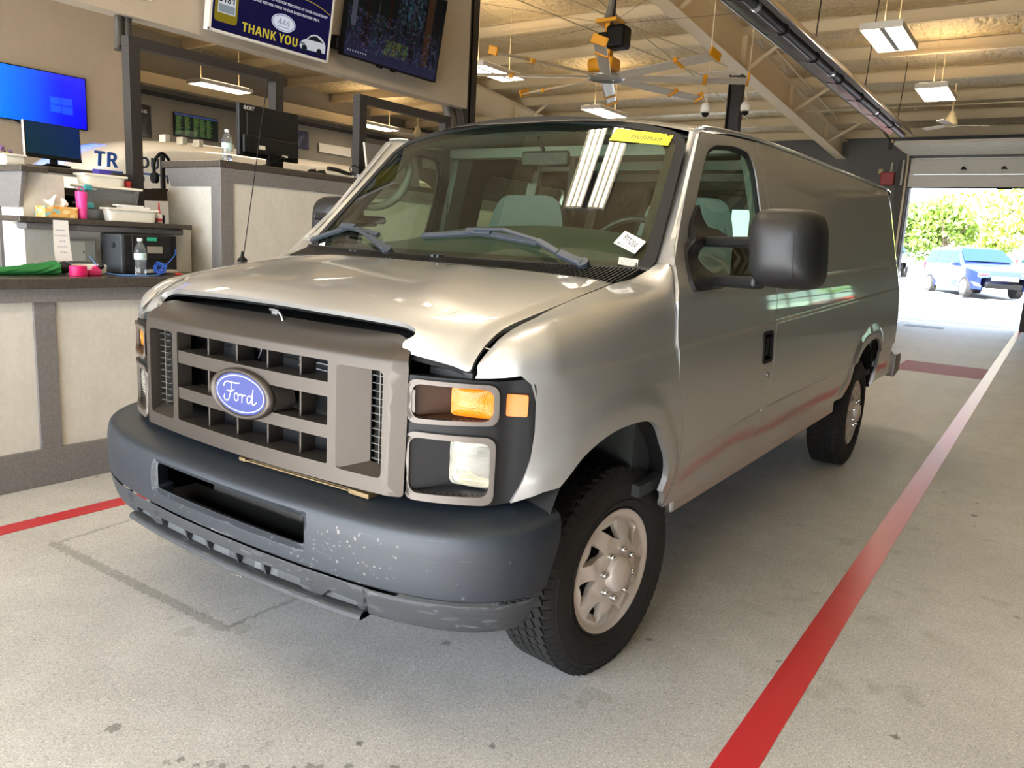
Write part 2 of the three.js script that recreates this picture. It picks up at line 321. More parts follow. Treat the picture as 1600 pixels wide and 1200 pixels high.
const B = {
  floor: std(0xffffff, 0.56, 0, { map: farTex, bumpMap: floorBump, bumpScale: 0.0012 }),
  near: std(0xffffff, 0.56, 0, { map: nearTex }),
  red: std(0xc02a33, 0.3, 0), redOld: std(0x8a4247, 0.62, 0),
  wall: std(0xffffff, 0.85, 0, { map: noiseTex(256, grain([0.67, 0.62, 0.55], 0.012, 0.015), 0.7, 0.7) }),
  wallFar: std(0xffffff, 0.85, 0, { map: noiseTex(256, grain([0.55, 0.53, 0.49], 0.012, 0.015), 0.7, 0.7) }),
  wallGrey: std(0x6d6c69, 0.85), white: std(0xe6e2d8, 0.8),
  steel: std(0xdfcda8, 0.6, 0.05), deck: null,
  darkPost: std(0x2b2724, 0.55, 0.1),
  tubeDark: std(0x2a2522, 0.5, 0.5), alu: std(0xbdbdbd, 0.28, 0.95),
  lamTan: std(0xffffff, 0.55, 0, { map: noiseTex(256, (u, v) => { const a = torus(u, v, 30) * 0.02 + torus(u * 1, v, 6, 3) * 0.02 + (rnd() - 0.5) * 0.02; return [0.82 + a, 0.805 + a, 0.765 + a]; }, 1, 1) }),
  lamGrey: std(0xffffff, 0.5, 0, { map: noiseTex(256, (u, v) => { const a = torus(u, v, 60) * 0.04 + (rnd() - 0.5) * 0.05; return [0.475 + a, 0.46 + a, 0.455 + a]; }, 1.2, 1.2) }),
  top: std(0xffffff, 0.22, 0, { map: noiseTex(256, (u, v) => { const a = (rnd() < 0.12 ? 0.12 * rnd() : 0) + (rnd() - 0.5) * 0.08 + torus(u, v, 40) * 0.04; return [0.29 + a, 0.265 + a, 0.24 + a]; }, 2, 2) }),
};
// ---------- shell: floor, walls, roof ----------
const ZR = -19.5, ZF = 7.5, XL = -15.2, XR = 8.6, RIDGE = 2.5;
const roofY = (z) => 4.62 + 0.085 * ((z > RIDGE ? 2 * RIDGE - z : z) - ZR);
const uvXZ = (g, s = 1) => { const p = g.attributes.position, uv = g.attributes.uv; for (let i = 0; i < p.count; i++) uv.setXY(i, p.getX(i) * s, p.getZ(i) * s); return g; };
const floor = struct('floor', [bx(XL, F0, -0.2, 0, ZR, ZF), bx(F1, XR, -0.2, 0, ZR, ZF), bx(F0, F1, -0.2, 0, ZR, G0), bx(F0, F1, -0.2, 0, G1, ZF)].map((g) => uvXZ(g)), B.floor);
{ const g = bx(F0, F1, -0.2, 0, G0, G1), p = g.attributes.position, uv = g.attributes.uv; for (let i = 0; i < p.count; i++) uv.setXY(i, (p.getX(i) - F0) / (F1 - F0), (p.getZ(i) - G0) / (G1 - G0)); struct('floor_bay', g, B.near, floor); }
struct('red_line', bx(1.40, 1.51, 0, 0.0015, -19.4, 4), B.red, floor); struct('red_line', bx(-1.796, -1.686, 0, 0.0015, -12, 4), B.red, floor);
struct('red_patch', bx(0.35, 1.40, 0, 0.0016, -10.6, -9.35), B.redOld, floor);
struct('drain_cover', [bx(-0.75, 0.06, 0, 0.004, -18.25, -17.65), ...[...Array(9)].map((_, i) => bx(-0.72 + i * 0.085, -0.68 + i * 0.085, 0.004, 0.007, -18.2, -17.7))], B.darkPost, floor);
// rear wall (z = ZR) with the open door behind the van and further openings
const DO = [[-1.30, 1.45], [-8.2, -5.2]];
const wallWith = (z0, z1, x0, x1, top, ops, h) => { const s = [...ops].sort((a, b) => a[0] - b[0]), g = []; let x = x0; for (const [a, b] of s) { g.push(bx(x, a, 0, top, z0, z1), bx(a, b, h, top, z0, z1)); x = b; } g.push(bx(x, x1, 0, top, z0, z1)); return g; };
struct('wall_rear', [...wallWith(ZR - 0.3, ZR, XL, 4.3, roofY(ZR) + 0.25, DO, 3.95), bx(4.3, XR, 0, 0.95, ZR - 0.3, ZR), bx(4.3, XR, 2.05, roofY(ZR) + 0.25, ZR - 0.3, ZR), bx(6.6, XR, 0.95, 2.05, ZR - 0.3, ZR)], B.wallGrey);
const FO = [[-8.4, -3.2], [-2.8, 3.0]];
struct('wall_front', wallWith(ZF, ZF + 0.3, XL, XR, roofY(ZF) + 0.25, FO, 4.4), B.wallFar);
struct('wall_right', bx(XR, XR + 0.3, 0, 7, ZR - 0.3, ZF + 0.3), std(0x44423f, 0.7));
struct('wall_left', [bx(XL - 0.3, XL, 0, 7, ZR - 0.3, ZF + 0.3)], B.wallFar);
struct('wall_office', [bx(-9.9, -9.6, 0, 4.32, -4.32, ZF), bx(XL, -9.9, 0, 4.32, -4.32, -4.1)], B.wall);
struct('trim_1', [bx(XL, XL + 0.35, 4.38, 4.62, ZR, ZF)], B.steel); struct('trim_2', bx(XL, XL + 0.14, 4.2, 4.27, ZR, ZF), B.darkPost);
// soffit over the counters, with a slim return at its end
struct('soffit', [bx(-2.93, -2.8, 2.62, roofY(0) + 0.3, -3.86, ZF)], B.wall);
// roof: wrinkled white insulation between purlins
const deckTex = noiseTex(256, (u, v) => { const w = Math.abs(torus(u, v, 7)) + 0.6 * Math.abs(torus(u, v, 16, 4)); const g = 0.35 + 0.5 * w; return [g, g, g]; }, 0.6, 0.6, false);
B.deck = std(0xd3c29c, 0.5, 0.05, { bumpMap: deckTex, bumpScale: 0.08 });
struct('ceiling', [...[[ZR, RIDGE], [RIDGE, ZF]].map(([a, b]) => grid((u, v) => { const x = lerp(XL, XR, u), z = lerp(a, b, v); const k = (((z + 16.3) / 1.5) % 1 + 1) % 1; return [x, roofY(z) + 0.02 - 0.05 * Math.sin(k * Math.PI) - 0.012 * noise2(x * 1.5, z * 3), z]; }, 150, a < 0 ? 150 : 50)).map((g) => uvXZ(g)), grid((u, v) => { const z = lerp(ZR - 0.3, ZF + 0.3, v); return [lerp(XL - 0.3, XR + 0.3, u), roofY(z) + 0.3, z]; }, 1, 40)], B.deck);
const purlin = (z) => { const y = roofY(z); return [bx(XL, XR, y - 0.21, y + 0.02, z - 0.004, z + 0.004), bx(XL, XR, y - 0.214, y - 0.206, z - 0.004, z + 0.07), bx(XL, XR, y - 0.21, y - 0.19, z + 0.064, z + 0.07), bx(XL, XR, y - 0.004, y + 0.004, z - 0.07, z + 0.004)]; };
for (let i = 0; i < 17; i++) { const z = -19.3 + 1.5 * i; if (z < ZF) struct(numbered('ceiling_purlin'), purlin(z), B.steel).userData.kind = 'structure'; }
function rafter(x, tw = 0.75) {                 // tapered frame: web and flanges
  const top = (z) => roofY(z) - 0.23, bot = (z) => top(z) - lerp(0.42, tw, (z - ZR) / (RIDGE - ZR)), g = [], tri = [];
  const web = new THREE.Shape([[ZR, bot(ZR)], [RIDGE, bot(RIDGE)], [RIDGE, top(RIDGE)], [ZR, top(ZR)]].map(([z, y]) => new THREE.Vector2(-z, y)));
  const w = new THREE.ExtrudeGeometry(web, { depth: 0.012, bevelEnabled: false }); w.rotateY(Math.PI / 2); g.push(clean(w.translate(x - 0.006, 0, 0)));
  g.push(bar([x, bot(ZR), ZR], [x, bot(RIDGE), RIDGE], 0.24, 0.018), bar([x, top(ZR), ZR], [x, top(RIDGE), RIDGE], 0.24, 0.016));
  for (let z = ZR + 2; z < RIDGE; z += 3) g.push(bx(x - 0.1, x + 0.1, bot(z), top(z), z - 0.005, z + 0.005));
  for (let z = ZR + 1.7; z < RIDGE; z += 3) for (const s of [-1, 1]) { const p = roofY(z) - 0.2; g.push(bar([x, bot(z) + 0.05, z], [x + s * 0.75, p, z], 0.05, 0.05, [0, 0, 1], 0)); }
  return g;
}
struct(numbered('ceiling_rafter'), rafter(-3.0), B.steel).userData.kind = 'structure';
struct(numbered('ceiling_rafter'), rafter(-9.8), B.steel).userData.kind = 'structure';
struct(numbered('ceiling_rafter'), rafter(4.2), B.steel).userData.kind = 'structure';
for (const [x, z, w] of [[-2.97, -11.4, 0.22], [-3.0, -4.02, 0.2]]) struct(numbered('column'), [bx(x - w / 2, x + w / 2, 0, roofY(z) - 0.9, z - 0.012, z + 0.012), bx(x - w / 2, x - w / 2 + 0.014, 0, roofY(z) - 0.9, z - 0.1, z + 0.1), bx(x + w / 2 - 0.014, x + w / 2, 0, roofY(z) - 0.9, z - 0.1, z + 0.1)], B.darkPost);
struct(numbered('column'), [bx(1.45, 1.75, 0, 4.4, -19.48, -19.2)], B.darkPost); struct(numbered('column'), [bx(-1.62, -1.33, 0, 3.9, -19.49, -19.42)], std(0x55534f, 0.7));
// conduits and hanger rods under the roof
const conduit = std(0xcbbf9f, 0.45, 0.3);
const pipe = (pts, r) => { const m = mesh('conduit', pts.slice(1).map((p, i) => rod(pts[i], p, r)), conduit); m.userData.kind = 'structure'; return m; };
pipe([[1.35, roofY(-7) - 0.24, -7], [1.02, roofY(-12.5) - 0.24, -12.5], [1.5, roofY(-12.5) - 0.24, -12.5]], 0.022);
pipe([[1.75, roofY(-7) - 0.24, -7], [1.35, roofY(-11.2) - 0.24, -11.2], [3.5, roofY(-11.2) - 0.24, -11.2]], 0.022);
pipe([[1.25, roofY(-6.5) - 0.24, -6.5], [1.25, roofY(-18) - 0.24, -18]], 0.022);
pipe([[-4.6, roofY(-6) - 0.25, -6], [-4.6, roofY(-18) - 0.25, -18]], 0.012); pipe([[-2.6, roofY(-6) - 0.3, -6], [-2.6, roofY(-17) - 0.3, -17]], 0.02);
pipe([[-7, roofY(-5) - 0.26, -5.2], [-4.2, roofY(-14) - 0.26, -14]], 0.012); pipe([[-6.3, roofY(-5) - 0.26, -5.2], [-3.4, roofY(-14) - 0.26, -14]], 0.012);
pipe([[-8, 4.42, -15.2], [2.5, 4.42, -15.2]], 0.012);
// ---------- rear overhead door ----------
const doorM = std(0xd6d0c2, 0.5, 0.1), dGroup = thing('overhead_door', 'white sectional overhead door, mostly rolled up above the bright rear opening', 'garage door', [0, 0, 0]);
for (const [y0, y1] of [[3.26, 3.55], [3.56, 3.93]]) mesh('door_section', [bx(-1.34, 1.50, y0, y1, -19.46, -19.41, 0.008), bx(-1.34, 1.50, y0, y0 + 0.05, -19.41, -19.39, 0.004), bx(-1.34, 1.50, y1 - 0.04, y1, -19.41, -19.39, 0.004)], doorM, dGroup);
for (let i = 0; i < 4; i++) mesh('door_section', [bx(-1.36, 1.55, 4.0, 4.05, -19.2 + i * 0.52, -18.7 + i * 0.52, 0.006), ...[0.02, 0.16, 0.30, 0.44].map((d) => bx(-1.36, 1.55, 3.975, 4.0, -19.2 + i * 0.52 + d, -19.16 + i * 0.52 + d, 0.003))], doorM, dGroup);
mesh('bottom_seal', bx(-1.33, 1.49, 3.235, 3.262, -19.455, -19.42), M.rubber, dGroup);
mesh('lift_handle', bx(0.55, 0.85, 3.215, 3.245, -19.44, -19.36, 0.01), M.black, dGroup);
for (const x of [-0.2, 0.62]) mesh('hinge', (() => { const g = cyl(0.09, 0.02, 0.07, 3); g.rotateX(Math.PI); return move(g, x, 3.7, -19.38, 0, Math.PI / 6); })(), M.plastic, dGroup);
for (const x of [-1.40, 1.58]) mesh('door_track', [bx(x - 0.02, x + 0.02, 0, 3.75, -19.44, -19.37), tube([[x, 3.74, -19.4], [x, 3.92, -19.35], [x, 4.03, -19.2], [x, 4.03, -18.9]], 0.024, 20), bx(x - 0.02, x + 0.02, 4.0, 4.06, -19.0, -17.0)], B.steel, dGroup);
mesh('track_hanger', [bar([-1.42, 4.0, -17.05], [-1.42, 4.6, -17.05], 0.03, 0.03), bar([-1.42, 4.02, -17.05], [-1.95, roofY(-15.5) - 0.2, -15.5], 0.025, 0.025), bx(-1.47, -1.38, 3.86, 4.1, -17.1, -17.02, 0.01)], B.darkPost, dGroup);
const win = struct('window_1', [4.3, 4.85, 5.4, 6.0, 6.54].map((x) => bx(x, x + 0.06, 0.95, 2.05, ZR - 0.12, ZR - 0.04)).concat([0.95, 1.5, 1.99].map((y) => bx(4.3, 6.6, y, y + 0.06, ZR - 0.12, ZR - 0.04))), B.darkPost); struct('window_pane', bx(4.3, 6.6, 0.95, 2.05, ZR - 0.085, ZR - 0.08), M.glass, win);
// red fire alarm box and a switch on the rear wall
tag(mesh('alarm_box', [bx(-1.98, -1.66, 3.30, 3.62, -19.5, -19.36, 0.02), bx(-1.9, -1.74, 3.58, 3.595, -19.36, -19.35)], std(0xa0201c, 0.4)), 'red alarm box high on the grey rear wall beside the door jamb', 'alarm box');
tag(mesh('wall_switch', bx(-2.06, -1.96, 3.58, 3.7, -19.5, -19.47, 0.005), std(0xcfc28a, 0.5)), 'small pale wall box up left of the red alarm box', 'wall box');
tag(mesh('wall_conduit', [rod([-1.76, 3.6, -19.46], [-1.76, 3.85, -19.46], 0.03), rod([-1.5, 3.3, -19.44], [-1.5, 3.9, -19.44], 0.03)], std(0xd8d4c8, 0.5)), 'pair of short pale pipes above the red alarm box', 'pipes');
// ---------- lamps ----------
const TUBE = glow(0xfff0d8, 14);
function fixture(tubes) {
  const g = new THREE.Group(); g.name = 'high_bay_light';
  mesh('housing', [bx(-0.24, 0.24, 0.03, 0.06, -0.6, 0.6, 0.004), bx(-0.245, 0.245, -0.02, 0.06, -0.62, -0.6), bx(-0.245, 0.245, -0.02, 0.06, 0.6, 0.62), bx(-0.245, -0.24, -0.02, 0.05, -0.6, 0.6), bx(0.24, 0.245, -0.02, 0.05, -0.6, 0.6), bx(-0.05, 0.05, 0.06, 0.1, -0.5, 0.5, 0.01)], B.white, g);
  mesh('added_uplight_lens', [bx(-0.2, -0.06, 0.06, 0.075, -0.56, 0.56, 0.004), bx(0.06, 0.2, 0.06, 0.075, -0.56, 0.56, 0.004)], glow(0xffdca8, 5), g);  // glowing strips added on top of the housing to brighten the ceiling
  mesh('reflector', bx(-0.035, 0.035, -0.012, 0.03, -0.6, 0.6, 0.01), B.alu, g);
  for (const x of [-0.195, -0.13, -0.065, 0.065, 0.13, 0.195]) mesh('fluorescent_tube', (() => { const t = cyl(0.019, 0.019, 1.17, 12); t.rotateX(Math.PI / 2); return t.translate(x, 0.0, 0); })(), TUBE, g);
  for (const z of [-0.45, 0.45]) mesh('hanger', rod([0, 0.06, z], [0, 1.3, z], 0.005, 6), B.steel, g);
  for (const x of tubes ? [-0.195, -0.13, -0.065, 0.065, 0.13, 0.195] : [0]) { const l = new THREE.RectAreaLight(0xffecd2, tubes ? 12 * 0.46 / 0.216 : 12, tubes ? 0.036 : 0.46, 1.17); l.position.set(x, -0.022, 0); l.rotation.x = -Math.PI / 2; l.name = 'tube_light'; g.add(l); }
  const up = new THREE.RectAreaLight(0xffe0b4, 11, 0.4, 1.1); up.position.set(0, 0.11, 0); up.rotation.x = Math.PI / 2; up.name = 'added_uplight'; g.add(up);  // added upward light for a brighter ceiling; the tubes themselves shine down
  return g;
}
const fx = fixture(false);
const FX = [[-0.23, 4.25, -9.3, 'six-tube fluorescent high-bay light, nearest of the row above the lane, upper right'], [-0.13, 4.25, -13.1, 'six-tube fluorescent high-bay light, farther one above the small ceiling fan'], [-6.45, 4.25, -9.1, 'fluorescent high-bay light half hidden by the dark post, left of the big fan'], [-6.5, 4.25, -13.2, 'small far fluorescent light just above the van roof edge'], [-12.9, 4.25, -8.2, 'bright fluorescent light hanging over the far left lane, seen through the left dark frame'], [-13.6, 4.25, -13.5, 'far fluorescent light seen through the right dark frame above the counter'],
  [-0.47, 4.25, -0.92, 'fluorescent high-bay light over the hood, mirrored in the windscreen'], [-0.35, 4.25, -5.2, 'fluorescent high-bay light over the middle of the van roof'], [-0.3, 4.25, 2.3, 'fluorescent high-bay light above the front of the bay'], [-6.4, 4.25, -5.2, 'fluorescent high-bay light behind the wall with screens'], [-6.4, 4.25, -1.4, 'fluorescent high-bay light over the counter aisle']];
FX.forEach(([x, y, z, label], i) => { const f = !i ? fx : /mirrored/.test(label) ? fixture(true) : fx.clone(); f.name = numbered('high_bay_light'); f.position.set(x, y, z); f.userData = { label, category: 'ceiling light', group: 'fluorescent high-bay lights' }; scene.add(f); });
// ---------- big fan ----------
{
  const fan = thing('ceiling_fan', 'very large industrial ceiling fan with eight silver blades and yellow tips', 'fan', [-3.5, 3.70, -7.77]);
  const yel = std(0xd9950f, 0.5), bl = std(0xc9c4ba, 0.38, 0.5);
  mesh('hub', [lathe([[0, -0.03], [0.22, -0.03], [0.27, 0], [0.27, 0.02], [0.1, 0.05], [0, 0.05]], 36), lathe([[0.05, -0.035], [0.09, -0.04], [0.1, -0.03]], 24)], B.alu, fan);
  mesh('gearbox', [bx(-0.14, 0.14, 0.08, 0.26, -0.14, 0.14, 0.04), move(cyl(0.09, 0.09, 0.3, 20), -0.08, 0.17, 0.06, 0, 0, Math.PI / 2)], yel, fan);
  mesh('motor', [bx(0.0, 0.28, 0.36, 0.66, -0.13, 0.13, 0.05), bx(-0.13, 0.02, 0.36, 0.58, -0.12, 0.12, 0.03)], M.black, fan);
  mesh('mount', [bx(-0.16, 0.16, 0.70, 0.75, -0.14, 0.14, 0.01), bx(-0.05, 0.05, 0.26, 0.72, -0.05, 0.05)], yel, fan);
  mesh('down_pole', [move(lathe([[0.1, 0], [0.06, 0.14], [0.045, 0.2], [0.045, 1.4]], 20), 0, 0.75, 0)], std(0x8d8a84, 0.4, 0.6), fan);
  mesh('motor_cable', tube([[0.05, 0.6, 0.1], [0.1, 0.9, 0.08], [0.05, 1.2, 0.05], [0.16, 1.45, 0.05], [0.28, 1.35, 0.05]], 0.014, 30), M.black, fan);
  for (let i = 0; i < 8; i++) {
    const a = i / 8 * 2 * Math.PI + 0.45, g = grid((u, v) => { const q = u * 2 * Math.PI, c = Math.cos(q), x = 0.085 * c, y = 0.016 * Math.sin(q) + 0.012 * (1 - c * c); const k = -0.32; return [x * Math.cos(k) - y * Math.sin(k), x * Math.sin(k) + y * Math.cos(k), lerp(0.18, 1.9, v)]; }, 20, 1, true); g.rotateY(a);
    const b = mesh('fan_blade', g, bl, fan);
    const tip = bx(-0.10, 0.09, -0.03, 0.075, 1.88, 1.91, 0.01); tip.rotateZ(-0.32); tip.rotateY(a); mesh('blade_tip', tip, yel, b);
    const cl = bx(-0.09, 0.09, -0.02, 0.034, 1.30, 1.36, 0.005); cl.rotateZ(-0.32); cl.rotateY(a); mesh('blade_clip', cl, yel, b);
  }
  mesh('guy_wire', [[1.5, 0.9, 0.9], [-1.5, 0.9, 0.9], [1.5, 0.9, -0.9], [-1.5, 0.9, -0.9]].map((p) => rod([0, 0.7, 0], p, 0.0025, 5)), B.darkPost, fan);
}
{
  const f = thing('ceiling_fan', 'small white three-blade ceiling fan in front of the rear door', 'fan', [0.0, 3.95, -14.4], 0.35);
  mesh('fan_motor', lathe([[0, -0.06], [0.1, -0.05], [0.12, 0], [0.1, 0.05], [0.05, 0.2], [0.02, 0.22], [0.015, 0.7], [0, 0.7]], 24), std(0xd8c9a0, 0.5), f);
  for (let i = 0; i < 3; i++) { const g = bx(0.1, 0.62, -0.03, -0.02, -0.06, 0.06, 0.004); g.rotateX(0.2); g.rotateY(i * 2.094); mesh('fan_blade', g, B.white, f); }
  const g2 = copy(f, 'small white ceiling fan seen between the two dark frames over the counter', [-12.6, 4.1, -14.0], 0.2);
}
// ---------- radiant tube heater ----------
{
  const h = thing('tube_heater', 'long radiant tube heater with dark pipe and metal reflector running down the lane', 'heater', [0, 0, 0]);
  const A = [-0.98, 3.98, -3.5], Z = [-0.98, 3.98, -15.5];
  const ref = [[-0.21, -0.06], [-0.16, 0.03], [-0.08, 0.11], [0.08, 0.11], [0.16, 0.03], [0.21, -0.06]];
  mesh('reflector', [grid((u, v) => { const p = rowAt(ref, u); return [A[0] + p[0], A[1] + p[1], lerp(A[2], Z[2], v)]; }, 20, 2), ...[0.21, -0.21].map((d) => bx(A[0] + d - 0.008, A[0] + d + 0.008, A[1] - 0.07, A[1] - 0.055, Z[2], A[2]))], std(0x9a928a, 0.32, 0.85), h);
  for (const d of [-0.01]) mesh('heater_tube', rod([A[0] + d, A[1] - 0.02, A[2]], [Z[0] + d, Z[1] - 0.02, Z[2] - 0.15], 0.055, 16), B.tubeDark, h);
  for (let z = -4.5; z > -15.5; z -= 1.4) { mesh('tube_clamp', [move(new THREE.TorusGeometry(0.062, 0.008, 6, 20), A[0] - 0.01, A[1] - 0.02, z), bar([A[0] - 0.2, A[1] - 0.05, z], [A[0] - 0.01, A[1] - 0.09, z], 0.012, 0.008, [0, 1, 0], 0)].map(clean), B.tubeDark, h); }
  for (let z = -5.2; z > -15.5; z -= 3.0) mesh('hanger_chain', rod([A[0] + 0.12, A[1] + 0.1, z], [A[0] + 0.16, roofY(z), z], 0.008, 6), B.tubeDark, h);
  mesh('bright_joint', [-6.3, -9.6, -12.8].map((z) => move(cyl(0.06, 0.06, 0.09, 16), A[0] - 0.01, A[1] - 0.02, z, Math.PI / 2)), B.alu, h);
}
// ---------- dome cameras ----------
{
  const c = thing('dome_camera', 'white dome camera hanging left of the dark column behind the van', 'camera', [-2.63, 3.48, -9.28]);
  c.scale.setScalar(0.78); mesh('camera_body', lathe([[0, 0.13], [0.075, 0.12], [0.1, 0.05], [0.1, -0.02], [0.085, -0.05], [0, -0.05]], 24), B.white, c);
  mesh('dome', lathe([[0.07, -0.05], [0.062, -0.09], [0.035, -0.12], [0, -0.13]], 20), M.black, c); mesh('stem', rod([0, 0.12, 0], [0, 2.28, 0], 0.012), B.steel, c);
  copy(c, 'white dome camera hanging right of the dark column behind the van', [-2.30, 3.61, -10.05]);
}
const van = thing('cargo_van', 'silver full-size cargo van parked in the lane with its hood ajar', 'van');
const vanPart = (n, g, m, p, l) => mesh(n, g, m, p || van, l);

// ---------- body sides ----------
const Wt = table([0.45, 0.55, 0.70, 0.80, 0.96, 1.10, 1.265, 1.465, 1.664, 1.838, 1.962], [0.968, 0.992, 1.014, 1.021, 1.021, 1.012, 0.994, 0.946, 0.901, 0.86, 0.818]);
const creaseY = (z) => 1.098 - 0.0295 * (z + 0.33);
const Dz = table([0.64, 0.60, 0.55, 0.50, 0.455, 0.40, 0.30, 0.20, 0, -0.3, -0.8], [0.34, 0.27, 0.20, 0.13, 0.09, 0.06, 0.033, 0.018, 0.006, 0.001, 0]);
const cabTaper = (z, y) => 0.05 * smooth((y - 1.25) / 0.2) * smooth((z + 1.3) / 0.7);
const Rz = (z) => (z > -4.5 ? 0 : (1 - Math.sqrt(Math.max(0, 1 - ((z + 4.5) / 0.38) ** 2))) * 0.2);
const archF = [[0.385, 0.765], [0.31, 0.84], [0.21, 0.884], [0.088, 0.899], [-0.042, 0.889], [-0.108, 0.857], [-0.165, 0.79], [-0.215, 0.73], [-0.238, 0.66], [-0.222, 0.615]];
const archR = [[-2.98, 0.565], [-3.09, 0.634], [-3.125, 0.76], [-3.22, 0.83], [-3.4, 0.877], [-3.7, 0.888], [-3.87, 0.835], [-3.95, 0.75], [-4.0, 0.62], [-3.99, 0.52]];
const smoothLine = (pts, n) => { const c = new THREE.CatmullRomCurve3(pts.map((p) => V(p[0], p[1], 0))); return c.getPoints(n).map((p) => [p.x, p.y]); };
const aF = smoothLine(archF, 50), aR = smoothLine(archR, 50);
const near = (L, z, y) => { let m = 1; for (const p of L) { const d = Math.hypot(p[0] - z, p[1] - y); if (d < m) m = d; } return m; };
const flare = (z, y) => { if (y > 1.02 || (z > 0.58) || (z < -0.37 && z > -2.85) || z < -4.15) return 0; const d = Math.min(near(aF, z, y), near(aR, z, y)); return d > 0.11 ? 0 : d < 0.05 ? 0.012 : 0.012 * smooth((0.11 - d) / 0.06); };
const lowY = table([0.2, -0.57, -0.84, -1.26, -2, -3.1, -4.9], [0.69, 0.725, 0.741, 0.758, 0.765, 0.774, 0.80]);
function bodyX(z, y) {
  let x = Wt(y) - Dz(z) - Rz(z) - cabTaper(z, y);
  const c = creaseY(z) - y;
  x += 0.006 * smooth((c + 0.006) / 0.016) * smooth((0.42 - z) / 0.08);
  if (z < -0.4) x -= 0.012 * smooth((lowY(z) - y) / 0.018) * smooth((-0.4 - z) / 0.9);
  if (z < -1.32) x -= 0.004 * Math.exp(-(((y - (1.313 - 0.029 * (z + 1.82))) / 0.006) ** 2));
  return x + flare(z, y);
}
const fineH = (base) => (z, y) => (Math.abs(y - creaseY(z) + 0.006) < 0.035 || (z < -0.5 && Math.abs(y - lowY(z) + 0.006) < 0.03) || Math.abs(y - (1.313 - 0.029 * (z + 1.82))) < 0.02 ? 0.012 : base);
const side = (z, y) => [bodyX(z, y), y, z];
const topY = table([-0.5, -0.77, -1.3, -2.2, -3.3, -4.8, -4.9], [1.82, 1.858, 1.886, 1.908, 1.925, 1.953, 1.953]);
// front fender: cross-sections v = 1.08 .. 1.40 above the wheel, rolling over to the hood gap
const fs = [
  [0.60, [[0.797, 1.055, 0.542], [0.794, 1.085, 0.53], [0.794, 1.10, 0.515], [0.795, 1.115, 0.497], [0.797, 1.125, 0.485]]],
  [0.53, [[0.85, 1.06, 0.512], [0.84, 1.10, 0.505], [0.828, 1.128, 0.49], [0.815, 1.147, 0.467], [0.803, 1.155, 0.446]]],
  [0.47, [[0.905, 1.07, 0.477], [0.896, 1.115, 0.467], [0.878, 1.148, 0.45], [0.85, 1.172, 0.42], [0.813, 1.184, 0.38]]],
  [0.38, [[0.962, 1.083, 0.385], [0.951, 1.13, 0.378], [0.928, 1.170, 0.362], [0.89, 1.197, 0.34], [0.826, 1.207, 0.30]]],
  [0.2, [[0.997, 1.087, 0.2], [0.986, 1.14, 0.2], [0.96, 1.19, 0.195], [0.916, 1.223, 0.18], [0.832, 1.240, 0.165]]],
  [0.0, [[1.007, 1.09, 0], [1.0, 1.15, 0], [0.98, 1.205, 0], [0.935, 1.25, -0.005], [0.832, 1.272, -0.01]]],
  [-0.19, [[1.011, 1.095, -0.19], [1.006, 1.16, -0.19], [0.991, 1.225, -0.19], [0.952, 1.275, -0.19], [0.826, 1.298, -0.185]]],
  [-0.25, [[1.012, 1.098, -0.25], [1.007, 1.163, -0.245], [0.995, 1.23, -0.24], [0.955, 1.29, -0.245], [0.85, 1.315, -0.265]]],
  [-0.30, [[1.012, 1.1, -0.30], [1.007, 1.167, -0.285], [0.992, 1.245, -0.268], [0.938, 1.36, -0.338], [0.872, 1.362, -0.362]]],
  [-0.42, [[1.013, 1.102, -0.42], [1.007, 1.17, -0.41], [0.992, 1.25, -0.40], [0.93, 1.37, -0.45], [0.87, 1.37, -0.47]]],
];
const fu = fs.map((s) => s[0]);
const fT = [0, 1, 2, 3, 4].map((k) => [0, 1, 2].map((j) => table(fu, fs.map((s) => s[1][k][j]))));
function fender(u, v) {
  if (v <= 1.0) return side(u, v);
  const up = (k) => fT[k].map((t) => t(u)), s0 = side(u, 1.0);
  const rows = [side(u, 0.92), s0, up(0), up(1), up(2), up(3), up(4)];
  const f = Math.min(4.999, (v - 1.0) / 0.08), i = Math.floor(f), t = f - i;
  const g = (k) => rows[Math.min(6, Math.max(0, k + 1))];
  const a = g(i - 1), b = g(i), c = g(i + 1), d = i + 2 > 5 ? c.map((w, j) => 2 * w - b[j]) : g(i + 2);
  const r = b.map((_, j) => cr(a[j], b[j], c[j], d[j], t));
  const cy = creaseY(u) - r[1]; r[0] += 0.006 * (smooth((cy + 0.006) / 0.016) - 1) * smooth((0.42 - u) / 0.08) * smooth((v - 1) / 0.05);
  return r;
}
const seamF = [[-0.262, 1.08], [-0.265, 1.0], [-0.29, 0.92], [-0.319, 0.86], [-0.335, 0.77], [-0.345, 0.70], [-0.345, 0.62], [-0.345, 0.535]];
const fenderPoly = loopPts([
  [0.60, 1.40], [0.0, 1.40], [-0.30, 1.40], ...seamF.map((p) => [p[0] + 0.0015, p[1]]),
  [-0.30, 0.535], [-0.268, 0.558], [-0.245, 0.60], ...aF.slice().reverse(),
  [0.43, 0.758], [0.492, 0.728], [0.474, 0.79], [0.458, 0.85], [0.452, 0.92], [0.452, 1.0], [0.456, 1.05], [0.475, 1.08], [0.52, 1.08], [0.60, 1.08]], 0.03);
const fenderG = panel(fenderPoly, fender, { h: (z, v) => (v > 0.98 && v < 1.16 ? 0.012 : 0.035), rim: 0.02, out: [1, 0.2, 0] });
const seamD = smoothLine([[-1.302, 1.885], [-1.345, 1.735], [-1.362, 1.626], [-1.356, 1.45], [-1.35, 1.258], [-1.331, 1.136], [-1.312, 0.966], [-1.256, 0.758], [-1.225, 0.646], [-1.2, 0.57], [-1.18, 0.535]], 60);
